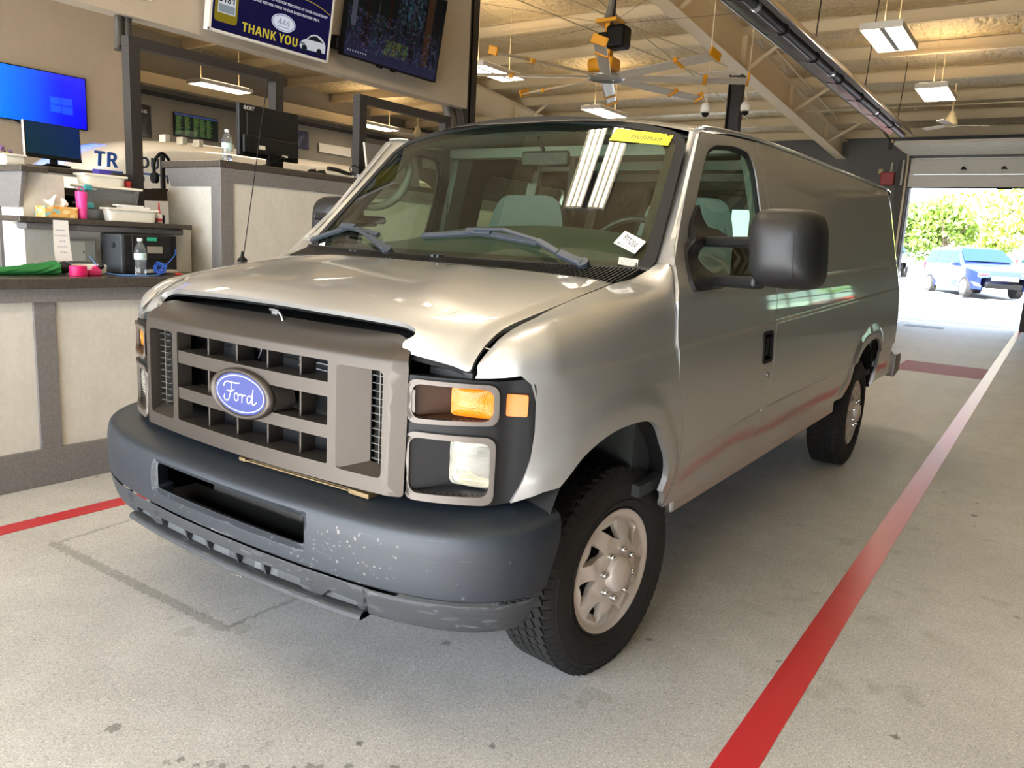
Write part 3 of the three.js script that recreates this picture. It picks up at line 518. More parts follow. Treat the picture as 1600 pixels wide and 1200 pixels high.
const topLine = (a, b, n, dy = 0) => [...Array(n + 1)].map((_, i) => { const z = lerp(a, b, i / n); return [z, topY(z) + dy]; });
const doorFront = [[-0.765, 1.85], [-0.68, 1.75], [-0.589, 1.64], [-0.481, 1.511], [-0.358, 1.39], [-0.335, 1.357], [-0.30, 1.31], [-0.263, 1.245], [-0.258, 1.16], [-0.262, 1.08], ...seamF.slice(1)];
const winHole = rrectFree([[-0.62, 1.555], [-0.80, 1.79], [-0.885, 1.82], [-1.06, 1.836], [-1.20, 1.828], [-1.243, 1.765], [-1.255, 1.60], [-1.225, 1.34], [-1.19, 1.318], [-0.43, 1.305], [-0.50, 1.42]], 0.03);
function rrectFree(p, r) { return loopPts(p, 0.03, r); }
const handleHole = rrect(-1.272, -1.15, 0.962, 1.09, 0.02, 0.02);
const doorPoly = loopPts([...topLine(-0.775, -1.29, 8, -0.004), ...seamD.slice(1).map((p) => [p[0] + 0.004, p[1]]), ...doorFront.slice().reverse().map((p) => [p[0] - 0.0015, p[1]])], 0.05);
const doorG = panel(doorPoly, side, { holes: [winHole, handleHole], h: fineH(0.045), rim: 0.02, out: [1, 0, 0] });
const rearPoly = loopPts([...topLine(-1.308, -4.86, 30), [-4.875, 1.6], [-4.88, 1.2], [-4.87, 0.66], [-4.6, 0.60], [-4.3, 0.56], [-4.08, 0.50], ...aR.slice().reverse(), [-2.6, 0.535], [-2.0, 0.53], ...seamD.slice().reverse().map((p) => [p[0] - 0.004, p[1]])], 0.05);
const fuelHole = rrect(-2.06, -1.86, 0.83, 1.03, 0.03, 0.03);
const rearG = panel(rearPoly, side, { h: fineH(0.06), rim: 0.02, out: [1, 0, 0] });
const off = (d) => (z, y) => { const p = side(z, y); return [p[0] + d, p[1], p[2]]; };
const cargoHole = rrect(-2.55, -1.62, 1.40, 1.78, 0.06);
const rearGR = panel(rearPoly, side, { holes: [cargoHole], h: fineH(0.06), rim: 0.02, out: [1, 0, 0] }), cargoGlass = panel(cargoHole, (z, y) => [bodyX(z, y) - 0.01, y, z], { h: 0.2, rim: 0, out: [1, 0, 0] });
const rubberG = panel(loopPts(winHole, 0.04), off(-0.006), { holes: [rrectFree(winHole.filter((_, i) => i % 3 === 0).map(([z, y]) => { const cz = -0.88, cy = 1.57; return [cz + (z - cz) * 0.94, cy + (y - cy) * 0.94]; }), 0)], h: 0.05, rim: 0.012, out: [1, 0, 0] });
const sideGlassG = panel(winHole, off(-0.014), { h: 0.08, rim: 0, out: [1, 0, 0] });
for (const s of [1, -1]) {
  const k = s > 0 ? (g) => g : mir;
  vanPart('front_fender', k(fenderG), M.paint);
  const door = vanPart('door', k(doorG), M.paint);
  vanPart('window_rubber', k(rubberG), M.rubber, door); vanPart('window_glass', k(sideGlassG), M.glass, door);
  const hb = panel(rrect(-1.28, -1.142, 0.955, 1.098, 0.02), off(-0.035), { h: 0.05, rim: 0, out: [1, 0, 0] });
  const hr = panel(rrect(-1.276, -1.146, 0.957, 1.094, 0.022, 0.02), off(0.004), { holes: [rrect(-1.262, -1.16, 0.972, 1.08, 0.018, 0.02)], h: 0.03, rim: 0.03, out: [1, 0, 0] });
  vanPart('door_handle', k([hb, hr, bx(1.0, 1.022, 0.985, 1.068, -1.235, -1.185, 0.008)]), M.black, door);
  vanPart('key_lock', k(move(cyl(0.011, 0.011, 0.012, 16), bodyX(-1.226, 0.904) + 0.002, 0.904, -1.226, 0, 0, Math.PI / 2)), M.steel, door);
  const bs = vanPart('body_side', s > 0 ? rearG : mir(rearGR), M.paint);
  if (s < 0) vanPart('cargo_window', mir(cargoGlass), M.glass, bs);
  // pillar between windscreen and door, gutter rail
  const pil = skin([[[0.848, 1.362, -0.372], [0.815, 1.50, -0.51], [0.776, 1.70, -0.70], [0.725, 1.872, -0.865]], [[0.872, 1.362, -0.360], [0.840, 1.50, -0.498], [0.802, 1.70, -0.688], [0.754, 1.869, -0.853]], [[0.905, 1.362, -0.347], [0.868, 1.51, -0.485], [0.829, 1.70, -0.655], [0.785, 1.87, -0.812]], [[0.940, 1.358, -0.333], [0.888, 1.511, -0.478], [0.848, 1.68, -0.617], [0.812, 1.858, -0.76]]], 18, 8);
  vanPart('windscreen_pillar', k(pil), M.paint);
  vanPart('gutter_rail', k([tube([[0.755, 1.875, -0.855], [0.79, 1.874, -0.81], [0.812, 1.866, -0.775], ...topLine(-0.85, -4.84, 12, 0.01).map((p) => [Wt(p[1]) + 0.004 - cabTaper(p[0], p[1]) - (p[0] < -4.7 ? 0.03 : 0), p[1] + 0.002, p[0]])], 0.0085, 90)]), M.paint);
  // sill below the doors and the wheel housings behind the arches
  vanPart('sill', k(bx(0.90, 0.965, 0.46, 0.545, -2.95, -0.46, 0.015)), M.paint);
  vanPart('wheel_housing', k([grid((u, v) => { const a = Math.PI * u; return [lerp(0.975, 0.55, v), 0.50 + 0.41 * Math.sin(a), 0.05 + 0.42 * Math.cos(a)]; }, 20, 2), bx(0.53, 0.56, 0.5, 0.95, -0.38, 0.48)]), M.dark);
  vanPart('wheel_housing', k([grid((u, v) => { const a = Math.PI * u; return [lerp(0.975, 0.55, v), 0.50 + 0.40 * Math.sin(a), -3.55 + 0.46 * Math.cos(a)]; }, 20, 2), bx(0.53, 0.56, 0.45, 0.95, -4.05, -3.05)]), M.dark);
}
// ---------- roof ----------
const roofMap = (u, v) => {
  const z = lerp(-0.80, -4.87, v), f = 2 * u - 1, ff = Math.abs(f);
  const zf = v < 0.12 ? lerp(-0.72 - 0.165 * f * f - (ff > 0.8 ? 0.02 * (ff - 0.8) / 0.2 : 0), z, smooth(v / 0.12)) : z;
  const hw = Math.min(Wt(topY(zf) + 0.012) - cabTaper(zf, 1.8), 0.852) - (v > 0.97 ? (v - 0.97) * 1.5 : 0), yt = topY(Math.min(zf, -0.72)) + 0.01;
  const crown = 0.075 * (1 - Math.pow(ff, 3.2));
  const front = v < 0.10 ? (1 - smooth(v / 0.10)) : 0, rear = v > 0.95 ? smooth((v - 0.95) / 0.05) : 0;
  return [f * hw * (1 - 0.05 * front), yt + crown - front * (0.018 + 0.012 * (1 - ff)) - rear * 0.06, zf];
};
vanPart('roof', grid(roofMap, 40, 60), M.paint);
// ---------- windscreen ----------
const wsZ = (x, y) => -0.2 - 0.17 * x * x - 0.98 * (y - 1.335);
const wsTop = (x) => 1.925 - 0.085 * Math.pow(Math.abs(x) / 0.76, 2.2), wsBot = (x) => 1.325 + 0.012 * x * x;
const wsPt = (a, b, o = 0) => { const y0 = wsBot(a * 0.86), y1 = wsTop(a * 0.77), y = lerp(y0, y1, b), x = a * lerp(0.842, 0.73, b); return [x, y + o * 0.7, wsZ(x, y) + o * 0.7]; };
const wsMap = (o) => (u, v) => wsPt(u, v, o);
const wsOuter = loopPts([[-1, 0], [1, 0], [1, 1], [-1, 1]], 0.05, 0.1), wsInner = loopPts([[-0.945, 0.06], [0.945, 0.06], [0.935, 0.925], [-0.935, 0.925]], 0.05, 0.09);
const screen = vanPart('windscreen', panel(wsOuter, wsMap(0), { h: 0.06, rim: 0, out: [0, 0.7, 0.7] }), M.glass);
vanPart('dark_border', panel(wsOuter, wsMap(-0.006), { holes: [wsInner], h: 0.06, rim: 0, out: [0, 0.7, 0.7] }), std(0x060606, 0.5), screen);
vanPart('windscreen_seal', panel(loopPts([[-1.035, -0.03], [1.035, -0.03], [1.035, 1.03], [-1.035, 1.03]], 0.05, 0.12), wsMap(0.004), { holes: [loopPts([[-0.985, 0.02], [0.985, 0.02], [0.985, 0.985], [-0.985, 0.985]], 0.05, 0.1)], h: 0.06, rim: 0.02, out: [0, 0.7, 0.7] }), M.rubber, screen);
function onGlass(q, o) {                        // quad of four (x, y) corners lying on the glass
  return grid((u, v) => { const x = lerp(lerp(q[0][0], q[1][0], u), lerp(q[3][0], q[2][0], u), v), y = lerp(lerp(q[0][1], q[1][1], u), lerp(q[3][1], q[2][1], u), v); return [x, y + 0.7 * o, wsZ(x, y) + 0.7 * o]; }, 8, 4);
}
const holman = canvas(512, 128, (x, w, h) => { x.translate(0, h); x.scale(1, -1); x.fillStyle = '#f2e21a'; x.fillRect(0, 0, w, h); x.save(); x.fillStyle = '#57531c'; x.font = 'italic bold 72px sans-serif'; x.fillText('Holman', 165, 90); x.beginPath(); for (let i = 0; i < 6; i++) { const a = i * Math.PI / 3; x.moveTo(130, 66); x.lineTo(130 + 20 * Math.cos(a - 0.25), 66 + 20 * Math.sin(a - 0.25)); x.lineTo(130 + 20 * Math.cos(a + 0.25), 66 + 20 * Math.sin(a + 0.25)); } x.fill(); x.restore(); });
vanPart('dealer_sticker', onGlass([[0.459, 1.874], [0.698, 1.844], [0.699, 1.798], [0.455, 1.822]], 0.004), std(0xffffff, 0.5, 0, { map: holman }), screen, 'yellow name sticker');
const numTex = canvas(256, 192, (x, w, h) => { x.translate(0, h); x.scale(1, -1); x.fillStyle = '#f4f4f0'; x.fillRect(0, 0, w, h); x.fillStyle = '#222'; x.save(); x.translate(128, 84); x.scale(0.62, 1.25); x.rotate(0.12); x.font = 'bold 84px sans-serif'; x.textAlign = 'center'; x.fillText('91129A', 0, 26); x.restore(); for (let i = 22; i < 225; i += rr(4, 9)) x.fillRect(i, 145, rr(1.5, 4), 34); x.fillRect(90, 14, 60, 6); });
vanPart('number_sticker', onGlass([[0.71, 1.465], [0.8, 1.43], [0.783, 1.387], [0.693, 1.42]], 0.004), std(0xffffff, 0.5, 0, { map: numTex }), screen, 'white stock number sticker');
const vinTex = canvas(192, 64, (x, w, h) => { x.fillStyle = '#c9c7bb'; x.fillRect(0, 0, w, h); x.fillStyle = '#7a786c'; for (let j = 0; j < 4; j++) for (let i = 8; i < 180; i += rr(8, 16)) x.fillRect(i, 8 + j * 13, rr(4, 9), 5); });
vanPart('small_label', onGlass([[0.738, 1.373], [0.805, 1.368], [0.816, 1.342], [0.746, 1.349]], 0.004), std(0xffffff, 0.5, 0, { map: vinTex }), screen, 'small printed label');
// ---------- cowl with louvres, wipers ----------
const hoodRear = (x) => [x, 1.326 - 0.04 * x * x, -0.09 - 0.15 * x * x], cowlF = (x) => [x, 1.315 - 0.035 * x * x, -0.06 - 0.16 * x * x], cowlB = (x) => [x, 1.332 + 0.008 * x * x, -0.198 - 0.17 * x * x];
const cowl = vanPart('cowl', [grid((u, v) => { const x = (2 * u - 1) * lerp(0.80, 0.865, v), a = cowlF(x), b = cowlB(x); return [x, lerp(a[1], b[1], v) - 0.012, lerp(a[2], b[2], v)]; }, 30, 6)], M.dark);
const ribs = [];
for (let i = -56; i <= 56; i++) { const x = i * 0.0148, a = cowlF(x * 0.97 + 0.012), b = cowlB(x), m = [(a[0] + b[0]) / 2 + 0.006, (a[1] + b[1]) / 2 + 0.002, (a[2] + b[2]) / 2]; ribs.push(bar(a, m, 0.0055, 0.014, [0, 1, 0], 0), bar(m, b, 0.0055, 0.014, [0, 1, 0], 0)); }
const lou = vanPart('louvre_ribs', ribs, M.plastic, cowl); lou.userData.kind = 'stuff';
vanPart('cowl_edge', [tube([-0.86, -0.6, -0.3, 0, 0.3, 0.6, 0.86].map((x) => { const b = cowlB(x); return [b[0], b[1] + 0.002, b[2]]; }), 0.008, 40)], M.plastic, cowl);
for (const x of [-0.42, 0.05]) { const a = hoodRear(x); vanPart('washer_nozzle', [bx(x - 0.02, x - 0.006, a[1] - 0.01, a[1] + 0.02, a[2] - 0.09, a[2] - 0.06, 0.003), bx(x + 0.006, x + 0.02, a[1] - 0.01, a[1] + 0.02, a[2] - 0.09, a[2] - 0.06, 0.003), bx(x - 0.02, x + 0.02, a[1] - 0.012, a[1], a[2] - 0.095, a[2] - 0.05, 0.003)], M.wiper, cowl); }
const wq = (x, y, o = 0.02) => [x, y + 0.7 * o, wsZ(x, y) + 0.7 * o];
const wipers = [[[0.648, 1.322], [0.545, 1.35], [0.439, 1.39], [0.27, 1.427], [0.14, 1.426], [-0.115, 1.403], [0.428, 1.399]], [[-0.215, 1.322], [-0.30, 1.348], [-0.385, 1.37], [-0.52, 1.403], [-0.64, 1.408], [-0.87, 1.357], [-0.37, 1.398]]];
for (const w of wipers) {
  const arm = vanPart('wiper', [bar(wq(...w[0], 0.035), wq(...w[1], 0.04), 0.034, 0.024, [0, 1, 0.6], 0.008), bar(wq(...w[1], 0.04), wq(...w[2], 0.04), 0.024, 0.016, [0, 1, 0.6], 0.005), bar(wq(...w[2], 0.04), wq(...w[3], 0.035), 0.015, 0.01, [0, 1, 0.6], 0.003), bar(wq(...w[3], 0.035), wq(...w[4], 0.03), 0.012, 0.01, [0, 1, 0.6], 0.003), move(cyl(0.022, 0.024, 0.03, 16), ...wq(...w[0], 0.03), 0.7)], M.wiper);
  const mid = [(w[5][0] + w[6][0]) / 2, (w[5][1] + w[6][1]) / 2 + (w === wipers[0] ? 0.024 : 0.045)];
  vanPart('wiper_blade', [bar(wq(...w[5], 0.012), wq(...mid, 0.014), 0.022, 0.016, [0, 0.7, 0.7], 0.003), bar(wq(...mid, 0.014), wq(...w[6], 0.012), 0.022, 0.016, [0, 0.7, 0.7], 0.003), bar(wq(mid[0] - 0.06, mid[1], 0.022), wq(mid[0] + 0.06, mid[1] - 0.002, 0.022), 0.026, 0.012, [0, 0.7, 0.7], 0.003)], M.wiper, arm);
}
// ---------- hood ----------
const hEdge = table([0, 0.17, 0.31, 0.485, 0.61, 0.69, 0.745, 0.80, 0.86], [1.299, 1.273, 1.246, 1.211, 1.182, 1.146, 1.108, 1.075, 1.03]);
const hEdgeZ = table([0, 0.17, 0.31, 0.485, 0.61, 0.69, 0.745, 0.80, 0.86], [-0.185, 0.02, 0.15, 0.305, 0.41, 0.473, 0.513, 0.536, 0.545]);
const hEdgeX = table([0, 0.17, 0.31, 0.485, 0.61, 0.69, 0.745, 0.80, 0.86], [0.806, 0.824, 0.821, 0.805, 0.789, 0.781, 0.776, 0.777, 0.777]);
const hCenY = table([0, 0.17, 0.31, 0.485, 0.60, 0.68, 0.73, 0.77, 0.82], [1.322, 1.308, 1.294, 1.268, 1.243, 1.218, 1.197, 1.17, 1.13]);
const hCenZ = table([0, 0.17, 0.31, 0.485, 0.60, 0.68, 0.73, 0.77, 0.82], [-0.09, 0.085, 0.225, 0.40, 0.515, 0.588, 0.625, 0.64, 0.645]);
const hoodMap = (x0, s) => {
  const x = x0 * hEdgeX(s) / 0.818;
  const a = Math.abs(x0) / 0.818, k = Math.pow(a, 2.3), k2 = Math.pow(a, 2.6);
  const sh = smooth((a - 0.52) / 0.2), ss = s;
  let y = lerp(hCenY(ss), hEdge(ss), k), z = lerp(hCenZ(ss), hEdgeZ(ss), k2);
  if (s < 0.6) y += 0.012 * Math.exp(-(((Math.abs(x) - lerp(0.30, 0.62, s / 0.75)) / 0.10) ** 2)) * smooth(s / 0.12) * smooth((0.72 - s) / 0.2);   // two raised lines that widen to the front
  const roll = smooth((a - 0.94) / 0.06); y -= 0.006 * roll;
  return [x, y, z];
};
const hoodPoly = loopPts([[-0.812, 0], [0.812, 0], [0.815, 0.4], [0.818, 0.805], [0.624, 0.808, 0.012], [0.612, 0.775], [0.640, 0.737], [0.628, 0.715], [0.585, 0.703], [0.3, 0.725], [0, 0.73], [-0.3, 0.725], [-0.585, 0.703], [-0.628, 0.715], [-0.640, 0.737], [-0.612, 0.775], [-0.624, 0.808, 0.012], [-0.818, 0.805], [-0.815, 0.4]], 0.03, 0.02);
const hood = vanPart('hood', panel(hoodPoly, hoodMap, { h: 0.045, rim: 0.018, out: [0, 1, 0.3] }), M.paint);
vanPart('hood_underside', panel(hoodPoly, (x, s) => { const p = hoodMap(x * 0.985, s * 0.985 + 0.003); return [p[0], p[1] - 0.025, p[2] - 0.012]; }, { h: 0.09, rim: 0, out: [0, 1, 0.3] }), M.dark, hood);
// engine bay: dark box seen through the gaps, radiator support, latch
vanPart('engine_bay', [bx(-0.80, 0.80, 0.55, 1.02, -0.05, 0.46), bx(-0.60, 0.60, 1.0, 1.13, 0.3, 0.52, 0.02), bx(-0.845, -0.77, 0.8, 1.10, -0.2, 0.40), bx(0.77, 0.845, 0.8, 1.10, -0.2, 0.40)], M.dark);
const sup = vanPart('radiator_support', [bx(-0.58, 0.58, 1.09, 1.112, 0.44, 0.565, 0.006), bx(0.63, 0.78, 1.04, 1.066, 0.42, 0.53, 0.006), bx(-0.78, -0.63, 1.04, 1.066, 0.42, 0.53, 0.006)], M.plastic);
vanPart('hood_latch', [tube([[0.03, 1.16, 0.50], [0.03, 1.165, 0.585], [0.075, 1.163, 0.592], [0.092, 1.15, 0.592], [0.094, 1.12, 0.585]], 0.005, 30), bx(0.0, 0.03, 1.115, 1.16, 0.5, 0.56, 0.004)], M.steel, sup);
// ---------- grille ----------
const gz = (x, y) => { const a = Math.abs(x); let z = 0.668 - 0.105 * x * x - (a > 0.585 ? (a - 0.585) * 0.45 : 0); const e = y - 1.085; z -= 1.25 * (e + Math.sqrt(e * e + 0.00012)) / 2 + (e > 0 ? e * e * 4 : 0); return z; };
const gMap = (x, y) => [x, y, gz(x, y)];
const slot = (s) => loopPts(s > 0 ? [[0.398, 0.752], [0.560, 0.752], [0.560, 1.05], [0.398, 1.05]] : [[-0.560, 0.752], [-0.398, 0.752], [-0.398, 1.05], [-0.560, 1.05]], 0.03, 0.018);
const gPoly = loopPts([[-0.622, 0.708], [0.622, 0.708], [0.626, 0.9], [0.626, 1.08, 0.06], [0.60, 1.128, 0.05], [0.54, 1.142], [0, 1.148], [-0.54, 1.142], [-0.60, 1.128, 0.05], [-0.626, 1.08, 0.06], [-0.626, 0.9]], 0.03, 0.012);
const grille = vanPart('grille', panel(gPoly, gMap, { holes: [rrect(-0.366, 0.366, 0.758, 1.056, 0.008), slot(1), slot(-1)], h: (x, y) => (y > 1.055 && y < 1.12 ? 0.014 : 0.04), rim: 0.03, holeRim: 0.05, out: [0, 0.2, 1] }), M.grey);
vanPart('grille_back', [bx(-0.60, 0.60, 0.70, 1.10, 0.46, 0.50)], M.dark, grille);
for (const [y0, y1] of [[0.952, 0.994], [0.832, 0.87], [0.716, 0.758]]) {
  const face = panel(rrect(-0.366, 0.366, y0, y1, 0.004), (x, y) => [x, y, gz(x, 0.9) - 0.003], { h: 0.05, rim: 0.085, out: [0, 0, 1] });
  vanPart('grille_bar', face, M.grey, grille);
}
for (const x of [-0.225, -0.075, 0.075, 0.225]) for (const [y0, y1] of [[0.99, 1.06], [0.866, 0.956], [0.754, 0.836]]) {
  if (y0 === 0.866 && Math.abs(x) < 0.1) continue;
  vanPart('grille_strut', bx(x - 0.004, x + 0.004, y0, y1, 0.575, 0.632, 0.002), M.grey, grille);
}
const radTex = canvas(256, 128, (x, w, h) => { x.fillStyle = '#0c0c0d'; x.fillRect(0, 0, w, h); for (let i = 0; i < w; i += 3) { x.fillStyle = i % 2 ? '#1d1d1e' : '#151516'; x.fillRect(i, 0, 1, h); } });
vanPart('radiator', bx(-0.40, 0.40, 0.70, 1.05, 0.50, 0.512), std(0xffffff, 0.6, 0.3, { map: radTex }), grille);
vanPart('cooler_lines', [tube([[0.10, 1.035, 0.53], [0.36, 1.03, 0.53]], 0.004), tube([[0.10, 1.015, 0.53], [0.36, 1.01, 0.53]], 0.004), tube([[0.10, 0.995, 0.53], [0.36, 0.99, 0.53]], 0.004), tube([[0.31, 0.985, 0.535], [0.325, 1.01, 0.535], [0.31, 1.05, 0.535]], 0.005), tube([[-0.10, 1.05, 0.53], [-0.085, 1.02, 0.53], [-0.1, 0.99, 0.53]], 0.004)], M.steel, grille);
vanPart('horn', [move(cyl(0.05, 0.05, 0.03, 24), -0.16, 0.985, 0.55, Math.PI / 2), bx(-0.2, -0.12, 1.0, 1.06, 0.51, 0.54, 0.01)], M.plastic, grille);
for (const s of [-1, 1]) {
  const sl = vanPart('side_vent', [skin([[[s * 0.398, 0.752, gz(0.398, 0.8)], [s * 0.398, 1.05, gz(0.398, 0.9)]], [[s * 0.478, 0.772, gz(0.47, 0.8) - 0.05], [s * 0.478, 1.04, gz(0.47, 0.8) - 0.05]]], 2, 2), skin([[[s * 0.398, 0.752, gz(0.41, 0.75)], [s * 0.56, 0.752, gz(0.56, 0.75)]], [[s * 0.478, 0.778, 0.595], [s * 0.56, 0.778, 0.585]]], 2, 2)], M.grey, grille);
  const fins = [];
  for (let i = 0; i < 12; i++) fins.push(bx(s * 0.49, s * 0.552, 0.79 + i * 0.0215, 0.7918 + i * 0.0215, 0.585, 0.602));
  fins.push(bx(s * 0.518, s * 0.5215, 0.78, 1.045, 0.586, 0.603));
  vanPart('vent_fins', fins, std(0x5b5a55, 0.5, 0.3), sl);
  vanPart('vent_back', bx(s * 0.475, s * 0.565, 0.75, 1.055, 0.555, 0.575), M.dark, sl);
}
// emblem
const emb = vanPart('emblem', [(() => { const g = lathe([[0.0, 0], [0.148, 0], [0.152, 0.012], [0.147, 0.024], [0.137, 0.029], [0.127, 0.025], [0.122, 0.02]], 56); g.rotateX(Math.PI / 2); g.scale(1, 0.52, 1); return g.translate(0, 0.906, 0.655); })(), (() => { const g = cyl(0.152, 0.165, 0.06, 56); g.rotateX(Math.PI / 2); g.scale(1, 0.52, 1); return g.translate(0, 0.906, 0.63); })()], M.grey, grille);
const embTex = canvas(512, 256, (x, w, h) => {
  x.fillStyle = '#2c3b80'; x.fillRect(0, 0, w, h);
  x.strokeStyle = '#aeb6cc'; x.lineWidth = 7; x.beginPath(); x.ellipse(w / 2, h / 2, w * 0.462, h * 0.44, 0, 0, 7); x.stroke();
  x.lineCap = x.lineJoin = 'round'; x.lineWidth = 8; x.strokeStyle = '#b9bfd0';
  const st = (p) => { x.beginPath(); x.moveTo(p[0], p[1]); for (let i = 2; i < p.length; i += 4) x.quadraticCurveTo(p[i], p[i + 1], p[i + 2], p[i + 3]); x.stroke(); };
  st([92, 98, 96, 64, 150, 66, 205, 70, 250, 62]); st([172, 72, 168, 120, 150, 160, 138, 196, 104, 186, 84, 172, 100, 152]); st([124, 124, 168, 128, 196, 112]);
  st([226, 128, 196, 130, 200, 162, 206, 184, 230, 172, 250, 150, 226, 128]); st([238, 134, 258, 140, 274, 128]);
  st([274, 128, 282, 132, 276, 180]); st([278, 148, 292, 124, 312, 132]);
  st([372, 132, 336, 116, 328, 152, 328, 186, 356, 170, 374, 152, 390, 84]); st([390, 84, 374, 150, 380, 172, 390, 186, 420, 158]);
});
vanPart('badge', (() => { const g = clean(new THREE.CircleGeometry(1, 56)); g.scale(0.124, 0.0635, 1); return g.translate(0, 0.906, 0.676); })(), phys(0xffffff, 0.25, 0.2, { map: embTex, clearcoat: 1 }), emb);
// ---------- headlamp bezels ----------
const bzT = [[0.628, 0.606], [0.70, 0.588], [0.78, 0.555], [0.845, 0.515], [0.875, 0.49], [0.905, 0.472], [0.93, 0.455], [0.945, 0.435]];
const bzS = [0]; for (let i = 1; i < bzT.length; i++) bzS.push(bzS[i - 1] + Math.hypot(bzT[i][0] - bzT[i - 1][0], bzT[i][1] - bzT[i - 1][1]));
const bX = table(bzS, bzT.map((p) => p[0])), bZ = table(bzS, bzT.map((p) => p[1]));
const bzMap = (o, k = 0) => (s, y) => { const e = 1e-3, tx = bX(s + e) - bX(s - e), tz = bZ(s + e) - bZ(s - e), l = Math.hypot(tx, tz) || 1; return [bX(s) - tz / l * o, y, bZ(s) + tx / l * o]; };
const upO = loopPts([[0.0, 0.920], [0.25, 0.934], [0.248, 1.041], [0.0, 1.040]], 0.02, 0.03), loO = loopPts([[-0.002, 0.708], [0.245, 0.716], [0.246, 0.902], [-0.002, 0.898]], 0.02, 0.032);
const upI = loopPts([[0.013, 0.934], [0.235, 0.944], [0.235, 1.029], [0.013, 1.028]], 0.02, 0.03), loI = loopPts([[0.011, 0.729], [0.232, 0.738], [0.232, 0.887], [0.009, 0.883]], 0.02, 0.03);
const bezelSideP = loopPts([[-0.004, 0.708], [0.244, 0.714], [0.294, 0.726], [0.33, 0.82], [0.345, 0.884], [0.352, 0.95], [0.343, 1.045], [0.325, 1.06], [0.245, 1.05], [-0.004, 1.048]], 0.03, 0.01);
const bucketM = std(0x1d1d1f, 0.55, 0.1), lensTex = canvas(256, 256, (x, w, h) => { x.fillStyle = '#808080'; x.fillRect(0, 0, w, h); for (let i = 0; i < w; i += 10) { x.fillStyle = '#a8a8a8'; x.fillRect(i, 0, 4, h); } for (let j = 0; j < h; j += 24) { x.fillStyle = 'rgba(40,40,40,0.45)'; x.fillRect(0, j, w, 5); } x.fillStyle = 'rgba(230,230,230,0.5)'; x.fillRect(60, 90, 140, 80); }, false);
for (const s of [1, -1]) {
  const k = s > 0 ? (g) => (Array.isArray(g) ? merge(g) : g) : mir;
  const bz = vanPart('headlamp_bezel', k(panel(bezelSideP, bzMap(-0.002), { holes: [upI, loI], h: 0.03, rim: 0.03, holeRim: 0.05, out: [0.5, 0, 1] })), M.black);
  vanPart('bezel_frame', k(panel(upO, bzMap(0.008), { holes: [upI], h: 0.03, rim: 0.022, holeRim: 0.03, out: [0.3, 0, 1] })), M.frame, bz);
  vanPart('bezel_frame', k(panel(loO, bzMap(0.008), { holes: [loI], h: 0.03, rim: 0.022, holeRim: 0.03, out: [0.3, 0, 1] })), M.frame, bz);
  // lower bucket and lamp; upper bucket and turn lens
  const cor = (sv, y, d) => { const p = bzMap(0)(sv, y); return [p[0] + d * 0.15, p[1], p[2] - d]; };   // a point that lies d behind the bezel face
  const buck = (y0, y1) => { const A = (t, y) => [cor(0.008, y, 0.0), cor(0.085, y + t * 0.012, 0.075)]; return [skin([[A(1, y0)[0], A(-1, y1)[0]], [A(1, y0)[1], A(-1, y1)[1]]], 2, 2), skin([[cor(0.085, y0 + 0.012, 0.075), cor(0.085, y1 - 0.012, 0.075)], [cor(0.238, y0 + 0.012, 0.03), cor(0.238, y1 - 0.012, 0.03)]], 2, 2), skin([[cor(0.0, y0 - 0.006, 0), cor(0.12, y0 - 0.006, 0), cor(0.244, y0 - 0.006, 0)], [cor(0.08, y0 + 0.014, 0.08), cor(0.16, y0 + 0.014, 0.055), cor(0.244, y0 + 0.014, 0.03)]], 8, 2), skin([[cor(0.0, y1 + 0.006, 0), cor(0.12, y1 + 0.006, 0), cor(0.244, y1 + 0.006, 0)], [cor(0.08, y1 - 0.014, 0.08), cor(0.16, y1 - 0.014, 0.055), cor(0.244, y1 - 0.014, 0.03)]], 8, 2)]; };
  vanPart('lamp_bucket', k(buck(0.733, 0.885)), bucketM, bz); vanPart('lamp_bucket', k(buck(0.938, 1.028)), std(0x3b2310, 0.5), bz);
  const pill = (s0, s1, y0, y1, d0, d1, r, bulge) => panel(rrect(0, 1, 0, 1, r, 0.08), (u, v) => { const p = cor(lerp(s0, s1, u), lerp(y0, y1, v), lerp(d0, d1, u) - bulge * (1 - (2 * u - 1) ** 2) * (1 - (2 * v - 1) ** 2)); return p; }, { h: 0.1, rim: 0.012, out: [0.5, 0, 1] });
  const lamp = vanPart('headlamp', k(pill(0.098, 0.233, 0.760, 0.884, 0.034, 0.012, 0.16, 0.012)), phys(0xf4f2e2, 0.06, 0, { transmission: 0.8, thickness: 0, ior: 1.5, bumpMap: lensTex, bumpScale: 0.0025 }), bz);
  vanPart('lamp_reflector', k(pill(0.1, 0.231, 0.763, 0.881, 0.045, 0.022, 0.16, -0.05)), std(0xefeadb, 0.25, 0.8, { bumpMap: lensTex, bumpScale: 0.003 }), lamp);
  const turn = vanPart('turn_lens', k(pill(0.096, 0.232, 0.948, 1.024, 0.034, 0.012, 0.14, 0.01)), phys(0xff9a00, 0.12, 0, { transmission: 0.5, thickness: 0, bumpMap: lensTex, bumpScale: 0.002 }), bz);
  vanPart('lamp_reflector', k(pill(0.098, 0.23, 0.950, 1.022, 0.046, 0.024, 0.14, -0.015)), std(0xf0a838, 0.35, 0.3), turn);
  vanPart('marker_lens', k(panel(rrect(0.267, 0.324, 0.962, 1.020, 0.006, 0.02), bzMap(0.006), { h: 0.02, rim: 0.012, out: [1, 0, 0.5] })), M.redorange, bz);
}
